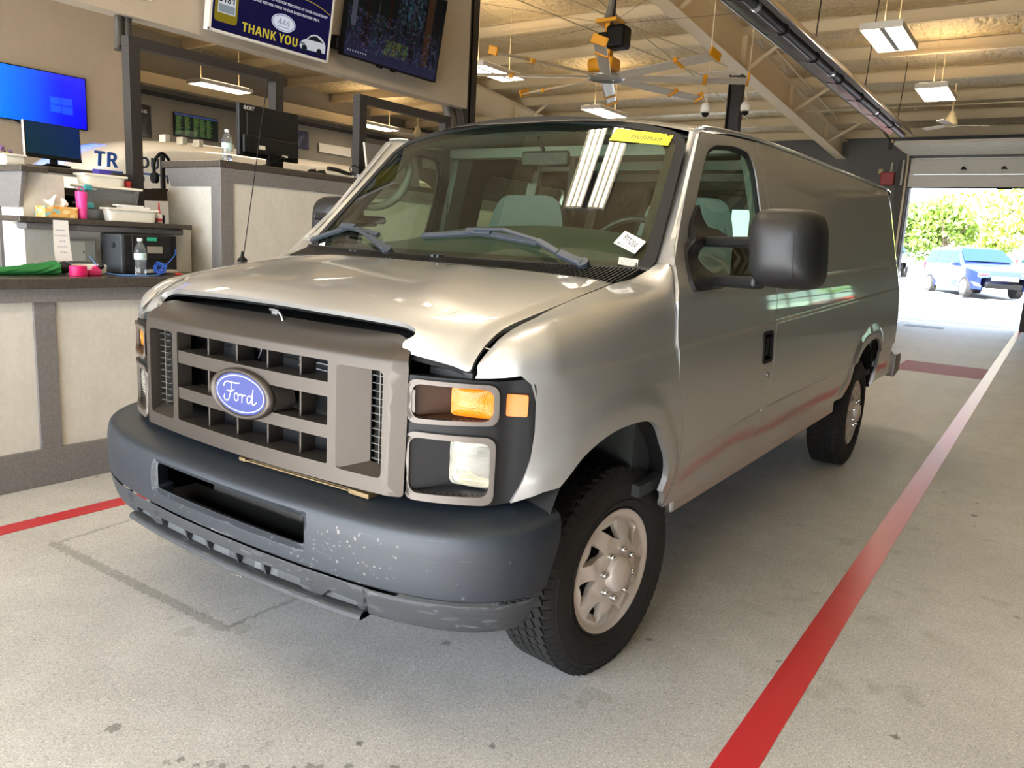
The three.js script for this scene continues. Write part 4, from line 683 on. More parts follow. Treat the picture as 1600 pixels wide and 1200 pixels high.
// ---------- front bumper ----------
const bpT = [[0, 0.757], [0.2, 0.753], [0.4, 0.741], [0.6, 0.717], [0.74, 0.686], [0.85, 0.643], [0.93, 0.585], [0.975, 0.52], [0.995, 0.45], [1.0, 0.385]];
const bpS = [0]; for (let i = 1; i < bpT.length; i++) bpS.push(bpS[i - 1] + Math.hypot(bpT[i][0] - bpT[i - 1][0], bpT[i][1] - bpT[i - 1][1]));
const SE = bpS[bpS.length - 1], pX = table(bpS, bpT.map((p) => p[0])), pZ = table(bpS, bpT.map((p) => p[1]));
const pv = [0, 0.03, 0.05, 0.12, 0.125, 0.135, 0.25, 0.285, 0.305, 0.325, 0.345, 0.47];
const po = table(pv, [-0.045, -0.03, -0.022, -0.006, -0.010, 0, 0.004, -0.001, -0.008, -0.022, -0.042, -0.16]);
const py = table(pv, [0.386, 0.386, 0.40, 0.468, 0.474, 0.484, 0.60, 0.638, 0.654, 0.664, 0.670, 0.690]);
function bumperAt(s, v, d = 0) {
  const a = Math.abs(s), e = 2e-3, tx = (pX(a + e) - pX(Math.max(0, a - e))), tz = pZ(a + e) - pZ(Math.max(0, a - e)), l = Math.hypot(tx, tz), o = po(v) + d, g = s < 0 ? -1 : 1;
  const k = Math.max(0, (a - 0.55) / (SE - 0.55));
  return [g * (pX(a) - tz / l * o), py(v) + 0.036 * k * k * smooth(v / 0.2) + 0.03 * k * k * (1 - smooth(v / 0.1)), pZ(a) + tx / l * o];
}
const bOpen = loopPts([[-0.366, 0.188], [0.366, 0.188], [0.366, 0.272], [-0.366, 0.272]], 0.03, 0.014);
const bOpen2 = loopPts([[-0.392, 0.172], [0.392, 0.172], [0.392, 0.288], [-0.392, 0.288]], 0.03, 0.02);
const bumper = vanPart('front_bumper', [
  panel(loopPts([[-SE + 0.07, 0.128], [SE - 0.07, 0.128], [SE - 0.02, 0.24], [SE, 0.33], [SE, 0.46], [-SE, 0.46], [-SE, 0.33], [-SE + 0.02, 0.24]], 0.04, 0.012), (s, v) => bumperAt(s, v), { holes: [bOpen2], h: 0.035, rim: 0.03, holeRim: 0, out: [0, 0.3, 1] }),
  panel(bOpen2, (s, v) => { const d = Math.min(1, Math.max(Math.abs(s) - 0.366, Math.abs(v - 0.23) - 0.042, 0) / 0.014); return bumperAt(s, v, -0.014 * (1 - d)); }, { holes: [bOpen], h: 0.02, rim: 0, holeRim: 0.05, out: [0, 0, 1] })].map((g) => { const uv = g.attributes.uv; for (let i = 0; i < uv.count; i++) uv.setXY(i, uv.getX(i) / (2 * SE) + 0.5, uv.getY(i) / 0.47); return g; }), M.bumper);
const vslots = [[-0.36, -0.215], [-0.205, -0.095], [-0.085, 0.055], [0.065, 0.185], [0.195, 0.345]].map(([a, b]) => loopPts([[a, 0.024], [b, 0.024], [b, 0.082], [a, 0.082]], 0.03, 0.006));
const vend = [-1, 1].map((g) => loopPts([[g * 0.405, 0.026], [g * 0.555, 0.026], [g * 0.555, 0.068], [g * 0.455, 0.076]], 0.03, 0.008));
const valance = vanPart('valance', [panel(loopPts([[-0.99, 0.0], [-0.62, 0.004], [-0.57, 0.0], [0.57, 0.0], [0.62, 0.004], [0.99, 0.0], [SE - 0.12, 0.06], [SE - 0.085, 0.122], [-SE + 0.085, 0.122], [-SE + 0.12, 0.06]], 0.03, 0.008), (s, v) => { const j = Math.min(Math.abs(Math.abs(s) - 0.385), Math.abs(Math.abs(s) - 0.585)); return bumperAt(s, v, (Math.abs(s) > 0.59 ? 0.004 : 0) - (j < 0.0035 ? 0.008 : 0)); }, { holes: [...vslots, ...vend], h: 0.03, rim: 0.02, holeRim: 0.04, out: [0, 0, 1] })].map((g) => { const uv = g.attributes.uv; for (let i = 0; i < uv.count; i++) uv.setXY(i, uv.getX(i) * 0.9, uv.getY(i) * 6); return g; }), M.valance, bumper);
vanPart('lower_lip', grid((u, v) => { const s = lerp(-0.58, 0.58, u), q = rowAt([[-0.09, 0.395], [-0.02, 0.393], [-0.004, 0.388], [0.0, 0.380], [-0.006, 0.373], [-0.09, 0.370]], v), a = Math.abs(s), e = 2e-3, tx = pX(a + e) - pX(Math.max(0, a - e)), tz = pZ(a + e) - pZ(Math.max(0, a - e)), l = Math.hypot(tx, tz), g = s < 0 ? -1 : 1; return [g * (pX(a) - tz / l * q[0]), q[1], pZ(a) + tx / l * q[0]]; }, 60, 16), M.valance, bumper);
vanPart('bumper_cavity', [grid((u, w) => bumperAt(lerp(-0.62, 0.62, u), lerp(0.0, 0.12, w), -0.055 - 0.02 * w), 40, 3), bx(-0.42, 0.42, 0.52, 0.66, 0.50, 0.52), bx(-0.55, 0.55, 0.38, 0.40, 0.45, 0.66), bx(-0.6, 0.6, 0.40, 0.5, 0.5, 0.56), bx(-0.15, 0.3, 0.555, 0.60, 0.56, 0.68, 0.02), bx(-0.44, -0.42, 0.5, 0.62, 0.5, 0.66), bx(0.42, 0.44, 0.5, 0.62, 0.5, 0.66)], M.black, bumper);
vanPart('bumper_bracket', [bx(-0.03, 0.0, 0.686, 0.698, 0.60, 0.660, 0.002), bx(0.44, 0.52, 0.684, 0.698, 0.60, 0.640, 0.002), bar([0.0, 0.692, 0.658], [0.44, 0.692, 0.638], 0.006, 0.005), bar([0.0, 0.692, 0.645], [0.44, 0.692, 0.625], 0.006, 0.005)], std(0x7d6a48, 0.5, 0.4), bumper, 'tan metal bracket');
// ---------- wheels ----------
const tyreProf = [[0.236, -0.098], [0.24, -0.108], [0.262, -0.119], [0.295, -0.1235], [0.325, -0.1215], [0.352, -0.114], [0.371, -0.1], [0.378, -0.088], [0.378, 0.088], [0.371, 0.1], [0.352, 0.114], [0.325, 0.1215], [0.295, 0.1235], [0.262, 0.119], [0.24, 0.108], [0.236, 0.098]];
const rubTex = noiseTex(128, (u, v) => { const g = 0.5 + (rnd() - 0.5) * 0.3; return [g, g, g]; }, 20, 4, false);
M.tyre = std(0x1b1a19, 0.82, 0, { bumpMap: rubTex, bumpScale: 0.0006 });
const tan = std(0x4a4033, 0.9);
function makeWheel() {
  const w = new THREE.Group(); w.name = 'wheel';
  const tg = [(() => { const g = lathe(tyreProf, 72); g.rotateZ(-Math.PI / 2); return g; })()];
  for (const r of [0.268, 0.338]) { const t = new THREE.TorusGeometry(r, 0.0022, 6, 72); t.rotateY(Math.PI / 2); tg.push(clean(t.translate(r < 0.3 ? 0.1205 : 0.118, 0, 0))); }
  const ty = mesh('tyre', tg, M.tyre, w);
  const tr = [];
  for (let i = 0; i < 64; i++) for (let k = 0; k < 5; k++) {
    const a = (i + (k % 2) * 0.5) / 64 * 2 * Math.PI, x = (k - 2) * 0.0375, L = 0.0325;
    const b = new THREE.BoxGeometry(k === 0 || k === 4 ? 0.034 : 0.0315, 0.012, L); b.rotateY((k - 2) * 0.16 + 0.2); b.translate(x, 0.3815, 0); b.rotateX(a); tr.push(clean(b));
    if (k === 0 || k === 4) { const e = new THREE.BoxGeometry(0.012, 0.03, L * 0.7); e.rotateZ((k ? -1 : 1) * -0.5); e.translate(k ? 0.1015 : -0.1015, 0.366, 0); e.rotateX(a); tr.push(clean(e)); }
  }
  const tread = mesh('tread', tr, M.tyre, ty); tread.userData.kind = 'stuff';
  mesh('rim', (() => { const g = lathe([[0.0, 0.02], [0.12, 0.03], [0.19, 0.035], [0.215, 0.075], [0.232, 0.095], [0.238, 0.106], [0.232, 0.11], [0.224, 0.1]], 56); g.rotateZ(-Math.PI / 2); return g; })(), std(0x3c3733, 0.5, 0.5), w);
  // cover: rim ring, dished face with eight swept openings
  const face = (r) => 0.108 + (r > 0.185 ? -0.0 : 0) + (r < 0.185 ? 0.016 * smooth((0.185 - r) / 0.1) : 0) - 0.012 * Math.exp(-(((r - 0.19) / 0.012) ** 2));
  const holes = [];
  for (let i = 0; i < 8; i++) {
    const a0 = i / 8 * 2 * Math.PI + 0.2, pol = (r, a) => [r * Math.cos(a0 + a), r * Math.sin(a0 + a)];
    holes.push(loopPts([pol(0.112, 0.0), pol(0.128, 0.27), pol(0.181, 0.55), pol(0.183, 0.06)], 0.012, 0.012));
  }
  const cg = panel(oval(0, 0, 0.214, 0.214, 72), (u, v) => { const r = Math.hypot(u, v); const a = Math.atan2(v, u) * 8; return [face(r) + (r > 0.1 && r < 0.19 ? 0.005 * Math.sin(a + r * 60) * smooth((r - 0.1) / 0.03) * smooth((0.19 - r) / 0.015) : 0), v, -u]; }, { holes, h: 0.016, rim: 0.02, holeRim: 0.03, out: [1, 0, 0] });
  cg.scale(1, 1.08, 1.08);
  const cv = mesh('wheel_cover', cg, M.cover, w);
  mesh('centre_cap', (() => { const g = lathe([[0.0, 0.036], [0.036, 0.034], [0.057, 0.028], [0.065, 0.018], [0.068, 0]], 36); g.rotateZ(-Math.PI / 2); return g.translate(0.122, 0, 0); })(), M.cover, cv);
  for (let i = 0; i < 8; i++) { const a = i / 8 * 2 * Math.PI + 0.08; const g = lathe([[0, 0.026], [0.006, 0.0255], [0.0105, 0.022], [0.0125, 0.014], [0.013, 0]], 14); g.rotateZ(-Math.PI / 2); mesh('lug_nut', g.translate(0.12, 0.09 * Math.sin(a), -0.09 * Math.cos(a)), M.chrome, cv); }
  return w;
}
const wheel = makeWheel();
const WH = [[0.822, 0.338, -0.111, -0.115, 0.5, 0.925], [0.861, 0.368, -3.585, 0, 1.1, 0.968], [-0.822, 0.338, -0.111, Math.PI - 0.115, 0, 0.925], [-0.861, 0.368, -3.585, Math.PI, 0.7, 0.968]];
WH.forEach(([x, y, z, r, sp, k], i) => { const w = i ? wheel.clone() : wheel; w.position.set(x, y * 1, z); w.rotation.order = 'YXZ'; w.rotation.set(sp, r, 0); w.scale.set(k, k, k); w.position.y = k < 0.95 ? 0.346 : 0.369; van.add(w); });
// ---------- mirrors ----------
function makeMirror() {
  const g = [];
  const base = panel(loopPts([[-0.642, 1.581], [-0.565, 1.52], [-0.50, 1.45], [-0.44, 1.385], [-0.385, 1.31], [-0.40, 1.277], [-0.62, 1.284], [-0.64, 1.31], [-0.56, 1.345], [-0.53, 1.385], [-0.58, 1.43], [-0.70, 1.45], [-0.82, 1.47], [-0.78, 1.495], [-0.69, 1.50], [-0.655, 1.54]], 0.02, 0.012), (z, y) => { const d = Math.exp(-(((y - 1.45) / 0.035) ** 2)) + Math.exp(-(((y - 1.31) / 0.03) ** 2)); return [bodyX(z, y) + 0.014 + 0.03 * d * smooth((-0.42 - z) / 0.1), y, z]; }, { h: 0.02, rim: 0.03, out: [1, 0, 0] });
  const m = vanPart('door_mirror', base, M.plastic);
  vanPart('mirror_arm', [bar([0.93, 1.446, -0.62], [1.22, 1.448, -0.37], 0.05, 0.036, [0, 1, 0], 0.014), bar([0.985, 1.310, -0.55], [1.22, 1.322, -0.37], 0.055, 0.04, [0, 1, 0], 0.014)], M.plastic, m);
  const hs = (u, v) => {                        // housing: a softly squared dome, flat to the rear
    const a = u * 2 * Math.PI, c = Math.cos(a), q = Math.sin(a), ol = Math.pow(Math.pow(Math.abs(c), 4.5) + Math.pow(Math.abs(q), 4.5), -1 / 4.5), t = v * Math.PI / 2;
    const r = Math.pow(Math.sin(t), 0.75) * ol, d = Math.pow(Math.cos(t), 0.62);
    return [1.283 + 0.112 * c * r - 0.012 * (q * r) , 1.432 + 0.124 * q * r, -0.455 + 0.165 * d];
  };
  vanPart('mirror_housing', [grid(hs, 64, 24, true), grid((u, v) => { const p = hs(u, 1); return [lerp(1.283, p[0], v), lerp(1.432, p[1], v), -0.455]; }, 48, 1)], M.plastic, m);
  vanPart('mirror_cap', panel(loopPts([[-0.10, -0.105], [0.045, -0.105], [0.052, 0.05], [0.0, 0.072], [-0.10, 0.072]], 0.02, 0.04), (dx, dy) => { const c = dx / 0.112, q = dy / 0.124, r = Math.pow(Math.pow(Math.abs(c), 4.5) + Math.pow(Math.abs(q), 4.5), 1 / 4.5), t = Math.asin(Math.min(0.999, Math.pow(r, 1 / 0.75))); return [1.283 + dx - 0.012 * q, 1.432 + dy, -0.455 + 0.165 * Math.pow(Math.cos(t), 0.62) + 0.005]; }, { h: 0.015, rim: 0.012, out: [0, 0, 1] }), std(0x1c1d1e, 0.5), m);
  vanPart('mirror_glass', panel(oval(1.283, 1.432, 0.095, 0.107, 40), (x, y) => [x, y, -0.4575], { h: 0.2, rim: 0, out: [0, 0, -1] }), std(0xdadada, 0.03, 1), m);
  return m;
}
const mirrorL = makeMirror();
{ const r = new THREE.Group(); r.name = 'door_mirror'; van.add(r); for (const c of [mirrorL, ...mirrorL.children]) { const p = vanPart(c === mirrorL ? 'mirror_base' : c.name, mir(c.geometry), c.material, r); if (/housing|cap|glass/.test(c.name)) p.position.set(0.275, 0.03, -0.22); } r.children[1].scale.set(0.82, 1, 1); r.children[1].position.set(0, 0.03, -0.10); }
// ---------- aerial ----------
vanPart('aerial', [rod([-0.825, 1.275, 0.06], [-0.80, 2.02, -0.05], 0.0022, 6), move(lathe([[0.022, 0], [0.02, 0.012], [0.008, 0.022], [0.004, 0.045], [0, 0.046]], 16), -0.83, 1.262, 0.06)], M.black);
// ---------- rear: doors, step bumper, underbody ----------
vanPart('rear_wall', [panel(loopPts([[-0.86, 0.62], [0.86, 0.62], [0.94, 0.75], [0.90, 1.3], [0.78, 1.93], [-0.78, 1.93], [-0.90, 1.3], [-0.94, 0.75]], 0.1, 0.06), (x, y) => [x, y, -4.885], { holes: [rrect(-0.72, -0.10, 1.38, 1.80, 0.05), rrect(0.10, 0.72, 1.38, 1.80, 0.05)], h: 0.2, rim: 0.03, out: [0, 0, -1] })], M.paint);
for (const s of [-1, 1]) vanPart('rear_window', bx(s * 0.09, s * 0.73, 1.37, 1.81, -4.893, -4.888), M.glass);
const stepG = (() => { const sh = new THREE.Shape([[0, 0], [0.20, 0.03], [0.21, 0.13], [0.17, 0.17], [0, 0.17]].map((p) => new THREE.Vector2(p[0], p[1]))); const g = new THREE.ExtrudeGeometry(sh, { depth: 2.0, bevelEnabled: true, bevelSize: 0.008, bevelThickness: 0.008, bevelSegments: 2 }); g.rotateY(Math.PI / 2); return clean(g.translate(-1.0, 0.49, -4.90)); })();
vanPart('step_bumper', stepG, std(0x77706a, 0.4, 0.7));
vanPart('rear_quarter_skirt', [1, -1].map((s) => { const g = bx(0.86, 0.985, 0.51, 0.70, -4.88, -4.12, 0.03); return s > 0 ? g : mir(g); }), M.paint);
vanPart('underbody', [bx(-0.86, 0.86, 0.44, 0.52, -4.85, 0.30), bx(-0.5, -0.4, 0.34, 0.44, -4.8, 0.55), bx(0.4, 0.5, 0.34, 0.44, -4.8, 0.55), rod([-0.8, 0.36, -3.505], [0.8, 0.36, -3.505], 0.05), rod([-0.8, 0.33, 0], [0.8, 0.33, 0], 0.045), bx(-0.55, 0.55, 0.33, 0.5, -0.3, 0.4)], M.dark);
// ---------- cabin ----------
const cabin = vanPart('cabin', [bx(-0.97, 0.97, 0.60, 0.64, -4.83, -0.15), bx(-0.92, 0.92, 0.55, 1.2, -0.32, -0.18)], std(0x3a3f3e, 0.9));
vanPart('headliner', [grid((u, v) => { const p = roofMap(u * 0.92 + 0.04, v * 0.94 + 0.04); return [p[0], p[1] - 0.035, p[2]]; }, 16, 20)], std(0xa9aaa2, 0.9), cabin);
vanPart('roof_bows', [...[-1.25, -2.1, -2.9, -3.7, -4.5].map((z) => bar([-0.78, topY(z) - 0.03, z], [0.78, topY(z) - 0.03, z], 0.07, 0.05)), ...[1, -1].flatMap((s) => [-2.1, -2.9, -3.7, -4.5].map((z) => bar([s * 0.95, 1.1, z], [s * 0.80, topY(z) - 0.05, z], 0.07, 0.04, [0, 0, 1])))], std(0x9a9b94, 0.6, 0.3), cabin);
for (const s of [1, -1]) { const g = panel(rearPoly.filter(([, y]) => y > 0.6), (z, y) => [bodyX(z, y) - 0.05, y, z], { holes: s < 0 ? [cargoHole] : [], h: 0.3, rim: 0, out: [-1, 0, 0] }); vanPart('side_lining', s > 0 ? g : mir(g), std(0x55564f, 0.8), cabin); }
const dashY = table([-0.84, -0.60, -0.43, -0.2, 0.07, 0.3, 0.53, 0.71, 0.84], [1.35, 1.38, 1.402, 1.453, 1.476, 1.481, 1.468, 1.449, 1.42]);
const dash = vanPart('dashboard', [grid((u, v) => { const x = (2 * u - 1) * 0.80; return [x, lerp(1.335, dashY(x), Math.sin(v * Math.PI / 2)), lerp(wsZ(x, 1.34) - 0.012, -0.66, v)]; }, 40, 14), grid((u, v) => { const x = (2 * u - 1) * 0.80; return [x, lerp(dashY(x), 0.95, v), -0.66 - 0.05 * Math.sin(v * 3)]; }, 40, 8)], std(0x39443d, 0.6), cabin);
const swG = new THREE.TorusGeometry(0.195, 0.015, 10, 48); swG.rotateX(-0.45); swG.translate(0.46, 1.36, -0.92);
const sw = vanPart('steering_wheel', [clean(swG), move(cyl(0.05, 0.06, 0.05, 20), 0.46, 1.36, -0.91, Math.PI / 2 - 0.45), bar([0.46, 1.36, -0.91], [0.28, 1.345, -0.915], 0.03, 0.015), bar([0.46, 1.36, -0.91], [0.64, 1.345, -0.915], 0.03, 0.015), rod([0.46, 1.355, -0.92], [0.46, 1.28, -0.68], 0.03)], std(0x2a2c2c, 0.35), cabin);
function seat(x) {
  const s = vanPart('seat', [(() => { const g = new RoundedBoxGeometry(0.52, 0.16, 0.52, 4, 0.06); return clean(g.translate(x, 0.98, -1.18)); })(), bx(x - 0.22, x + 0.22, 0.62, 0.92, -1.4, -0.98, 0.02)], M.seat, cabin);
  const backS = panel(loopPts([[-0.25, 0], [0.25, 0], [0.265, 0.3], [0.24, 0.55], [0.19, 0.70, 0.1], [-0.19, 0.70, 0.1], [-0.24, 0.55], [-0.265, 0.3]], 0.04, 0.06), (u, v) => [x + u, 0.98 + v * 0.97, -1.32 - v * 0.24 + 0.05 * (1 - (u / 0.27) ** 2)], { h: 0.06, rim: 0.14, out: [0, 0, 1], back: true });
  vanPart('seat_back', backS, M.seat, s);
}
seat(-0.42); seat(0.50);
for (const s of [1, -1]) {
  const k = (g) => (s > 0 ? g : mir(g));
  vanPart('pillar_trim', k([bar([0.93, 1.0, -1.36], [0.945, 1.3, -1.38], 0.12, 0.04, [1, 0, 0]), bar([0.945, 1.3, -1.38], [0.80, 1.85, -1.36], 0.12, 0.04, [1, 0, 0])]), M.trim, cabin);
  vanPart('windscreen_pillar_trim', k(tube([[0.80, 1.36, -0.40], [0.765, 1.6, -0.63], [0.70, 1.83, -0.85]], 0.022, 20)), std(0x4d524d, 0.8), cabin);
}
vanPart('grab_handle', tube([[-0.73, 1.79, -0.82], [-0.735, 1.755, -0.85], [-0.74, 1.66, -0.83], [-0.75, 1.58, -0.76], [-0.765, 1.54, -0.66], [-0.785, 1.55, -0.58], [-0.79, 1.60, -0.60]], 0.02, 40), std(0xa9b0a6, 0.7), cabin);
vanPart('inside_mirror', [bx(-0.01, 0.23, 1.735, 1.80, -0.80, -0.775, 0.02), rod([0.1, 1.80, -0.785], [0.1, 1.85, -0.74], 0.008)], M.plastic, cabin);
vanPart('seat_belt', [bar([0.85, 1.72, -1.33], [0.9, 1.1, -1.3], 0.045, 0.004, [1, 0, 0], 0), bar([-0.85, 1.72, -1.33], [-0.9, 1.1, -1.3], 0.045, 0.004, [1, 0, 0], 0), bx(0.82, 0.86, 1.66, 1.78, -1.35, -1.31, 0.01)], M.trim, cabin);
vanPart('cargo_partition', [bx(-0.9, -0.3, 0.62, 1.45, -1.74, -1.72, 0.01), bx(0.3, 0.9, 0.62, 1.45, -1.74, -1.72, 0.01), bx(-0.33, -0.29, 0.62, 1.92, -1.75, -1.71), bx(0.29, 0.33, 0.62, 1.92, -1.75, -1.71)], std(0x4a4c47, 0.7), cabin);
// ---------- counters ----------
const trimGrey = B.lamGrey;
{
  const c = thing('counter', 'low front counter with beige panels, grey trim and a dark stone top', 'counter', [0, 0, 0]);
  mesh('carcass', [bx(-3.6, -2.262, 0, 1.045, 0.12, 3.2), bx(-2.66, -2.262, 0, 1.045, -0.895, 0.12)], B.lamGrey, c);
  mesh('worktop', [bx(-2.72, -2.2, 1.045, 1.1, -0.895, 3.2, 0.006), bx(-3.6, -2.7, 1.045, 1.1, 0.12, 3.2, 0.006)], B.top, c);
  mesh('apron', bx(-2.262, -2.225, 0.975, 1.045, -0.895, 3.2, 0.003), trimGrey, c);
  mesh('baseboard', bx(-2.262, -2.24, 0, 0.2, -0.895, 3.2, 0.003), trimGrey, c);
  for (const z of [1.40, 0.225, -0.85]) mesh('batten', bx(-2.262, -2.24, 0.2, 0.975, z - 0.053, z + 0.053, 0.003), trimGrey, c);
  for (const [a, b] of [[1.453, 3.2], [0.278, 1.347], [-0.797, 0.172]]) mesh('front_panel', bx(-2.262, -2.256, 0.2, 0.975, a, b), B.lamTan, c);
}
{
  const c = thing('counter', 'tall counter behind the hood with beige panels, grey trim and stone ledge', 'counter', [0, 0, 0]);
  mesh('carcass', bx(-2.95, -2.372, 0, 1.72, -4.3, -0.912), B.lamTan, c);
  mesh('ledge', bx(-2.995, -2.35, 1.765, 1.81, -4.35, -0.885, 0.008), B.top, c);
  const wedge = (() => { const s = new THREE.Shape([[-2.955, 1.765], [-2.365, 1.765], [-2.365, 1.65], [-2.90, 1.65]].map((p) => new THREE.Vector2(...p))); const g = new THREE.ExtrudeGeometry(s, { depth: 0.02, bevelEnabled: false }); return metreUV(clean(g.translate(0, 0, -0.912))); })();
  mesh('ledge_bracket', wedge, trimGrey, c);
  mesh('corner_post', [bx(-2.455, -2.365, 0, 1.65, -0.912, -0.892, 0.002), bx(-2.372, -2.353, 0, 1.68, -0.985, -0.893, 0.002)], trimGrey, c);
  mesh('top_rail', bx(-2.372, -2.353, 1.68, 1.765, -4.3, -0.893, 0.002), trimGrey, c);
  for (const z of [-2.05, -3.1, -4.25]) mesh('batten', bx(-2.372, -2.353, 0.9, 1.68, z - 0.06, z + 0.06, 0.002), trimGrey, c);
  mesh('front_panel', bx(-2.372, -2.362, 0.9, 1.68, -4.3, -0.985), B.lamTan, c); mesh('end_panel', bx(-2.95, -2.455, 0, 1.65, -0.912, -0.904), B.lamTan, c);
}
{
  const c = thing('counter', 'rear left desk unit with a high dark ledge and a low shelf above the printer', 'counter', [0, 0, 0]);
  mesh('side_panel', [bx(-3.6, -2.66, 1.1, 1.637, 0.06, 0.12), bx(-2.70, -2.66, 1.1, 1.637, -0.10, 0.06), bx(-2.70, -2.66, 1.1, 1.372, -0.88, -0.10)], B.lamTan, c);
  mesh('ledge', [bx(-3.6, -2.57, 1.637, 1.672, 0.02, 0.16, 0.008), bx(-3.1, -2.80, 1.655, 1.69, -0.66, 0.02, 0.008)], B.top, c);
  const w = (() => { const s = new THREE.Shape([[-3.6, 1.637], [-2.60, 1.637], [-2.66, 1.45], [-3.6, 1.45]].map((p) => new THREE.Vector2(...p))); const g = new THREE.ExtrudeGeometry(s, { depth: 0.02, bevelEnabled: false }); return metreUV(clean(g.translate(0, 0, 0.12))); })();
  mesh('ledge_bracket', w, trimGrey, c); mesh('batten', bx(-2.99, -2.925, 1.1, 1.45, 0.12, 0.135), trimGrey, c);
  mesh('shelf', bx(-2.80, -2.52, 1.372, 1.402, -0.80, 0.20, 0.004), B.top, c); mesh('shelf_bracket', bx(-2.66, -2.55, 1.335, 1.372, -0.76, 0.16, 0.01), trimGrey, c);
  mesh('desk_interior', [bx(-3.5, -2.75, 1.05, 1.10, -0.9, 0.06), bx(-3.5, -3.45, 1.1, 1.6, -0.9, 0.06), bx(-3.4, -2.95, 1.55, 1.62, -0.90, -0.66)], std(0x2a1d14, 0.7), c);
}
// dark frames that stand on the counters
{
  const f = thing('metal_frame', 'dark open metal frame standing on the left end of the counter', 'frame', [0, 0, 0]);
  mesh('post', bx(-2.79, -2.71, 1.402, 2.43, -0.60, -0.53, 0.003), B.darkPost, f); mesh('post', bx(-2.79, -2.71, 1.81, 2.43, -1.66, -1.59, 0.003), B.darkPost, f); mesh('top_bar', bx(-2.79, -2.71, 2.43, 2.49, -1.66, -0.53, 0.003), B.darkPost, f);
  mesh('ceiling_bracket', [tube([[-2.86, 2.42, -0.55], [-2.87, 2.5, -0.56], [-2.87, 2.64, -0.565]], 0.025, 12), tube([[-2.86, 2.42, -0.61], [-2.87, 2.5, -0.615], [-2.87, 2.64, -0.62]], 0.025, 12)], std(0x4a4640, 0.5, 0.4), f);
  const g = thing('metal_frame', 'dark open metal frame above the laptop on the tall counter', 'frame', [0, 0, 0]);
  mesh('post', bx(-2.79, -2.71, 1.81, 2.43, -2.48, -2.40, 0.003), B.darkPost, g); mesh('post', bx(-2.79, -2.71, 1.81, 2.43, -3.53, -3.45, 0.003), B.darkPost, g); mesh('top_bar', bx(-2.79, -2.71, 2.43, 2.49, -3.53, -2.40, 0.003), B.darkPost, g);
  tag(mesh('soffit_duct', [tube([[-2.93, 2.64, -3.72], [-2.92, 2.5, -3.78], [-2.92, 2.1, -3.84], [-2.92, 1.84, -3.86]], 0.05, 30), tube([[-2.93, 2.64, -3.86], [-2.92, 2.5, -3.9], [-2.92, 2.1, -3.94], [-2.92, 1.84, -3.95]], 0.05, 30)], std(0x5b554e, 0.5, 0.4)), 'grey conduit pair curving down under the soffit end beside the black post', 'pipes');
}
// ---------- screens and signs ----------
const screenM = (tex, p) => new THREE.MeshStandardMaterial({ color: 0x050505, roughness: 0.18, emissive: 0xffffff, emissiveMap: tex, emissiveIntensity: p });
function flatScreen(o, w, h, mat, bezel = M.black, d = 0.05, b = 0.012, nameS = 'screen') {     // faces +z of its own group, centre at the origin
  mesh('casing', [bx(-w / 2, w / 2, -h / 2, h / 2, -d, -0.002, 0.006), bx(-w / 2, w / 2, h / 2 - b, h / 2, -0.01, 0.004), bx(-w / 2, w / 2, -h / 2, -h / 2 + b, -0.01, 0.004), bx(-w / 2, -w / 2 + b, -h / 2, h / 2, -0.01, 0.004), bx(w / 2 - b, w / 2, -h / 2, h / 2, -0.01, 0.004)], bezel, o);
  const g = new THREE.PlaneGeometry(w - 2 * b, h - 2 * b); return mesh(nameS, clean(g), mat, o);
}
const lampOf = (o, color, power, w, h) => { const l = new THREE.RectAreaLight(color, power, w, h); l.position.z = 0.03; l.rotation.y = Math.PI; l.name = 'screen_light'; o.add(l); };
const blueT = canvas(512, 288, (x, w, h) => {
  const g = x.createLinearGradient(0, 0, w, 0); g.addColorStop(0, '#0a86f2'); g.addColorStop(0.5, '#0a4ff0'); g.addColorStop(0.78, '#0612e0'); g.addColorStop(1, '#0808d0'); x.fillStyle = g; x.fillRect(0, 0, w, h);
  x.fillStyle = 'rgba(40,120,255,0.5)'; x.fillRect(330, 130, 52, 40); x.fillRect(386, 128, 56, 42); x.fillRect(330, 174, 52, 40); x.fillRect(386, 174, 56, 44);
});
{
  const t = thing('wall_screen', 'large wall screen glowing plain blue on the tan wall at far left', 'television', [-9.55, 2.98, -3.05], Math.PI / 2);
  flatScreen(t, 1.36, 0.70, screenM(blueT, 1.5)); lampOf(t, 0x2a6cff, 2.5, 1.3, 0.65); t.children[t.children.length - 1].rotation.y = Math.PI;
  mesh('cable', tube([[-0.3, -0.33, -0.02], [-0.1, -0.40, -0.02], [0.1, -0.38, -0.02], [0.25, -0.34, -0.02]], 0.008), M.black, t);
}
const dataT = canvas(256, 160, (x, w, h) => { x.fillStyle = '#101a14'; x.fillRect(0, 0, w, h); x.fillStyle = '#3a4a7a'; x.fillRect(0, 0, w, 14); for (let j = 0; j < 22; j++) for (const cx of [8, 58, 110, 146, 188]) { x.fillStyle = j % 2 ? '#3f7a4a' : '#7a8a3a'; x.fillRect(cx, 20 + j * 6, rr(18, 38), 3); } x.fillStyle = 'rgba(170,170,140,0.35)'; x.beginPath(); x.moveTo(0, 160); x.lineTo(0, 130); x.lineTo(130, 110); x.lineTo(130, 160); x.fill(); });
{ const t = thing('wall_screen', 'small dark wall screen with green and yellow data columns beyond the white vehicle', 'television', [-15.14, 3.67, -9.1], Math.PI / 2); flatScreen(t, 1.14, 0.52, screenM(dataT, 0.7)); }
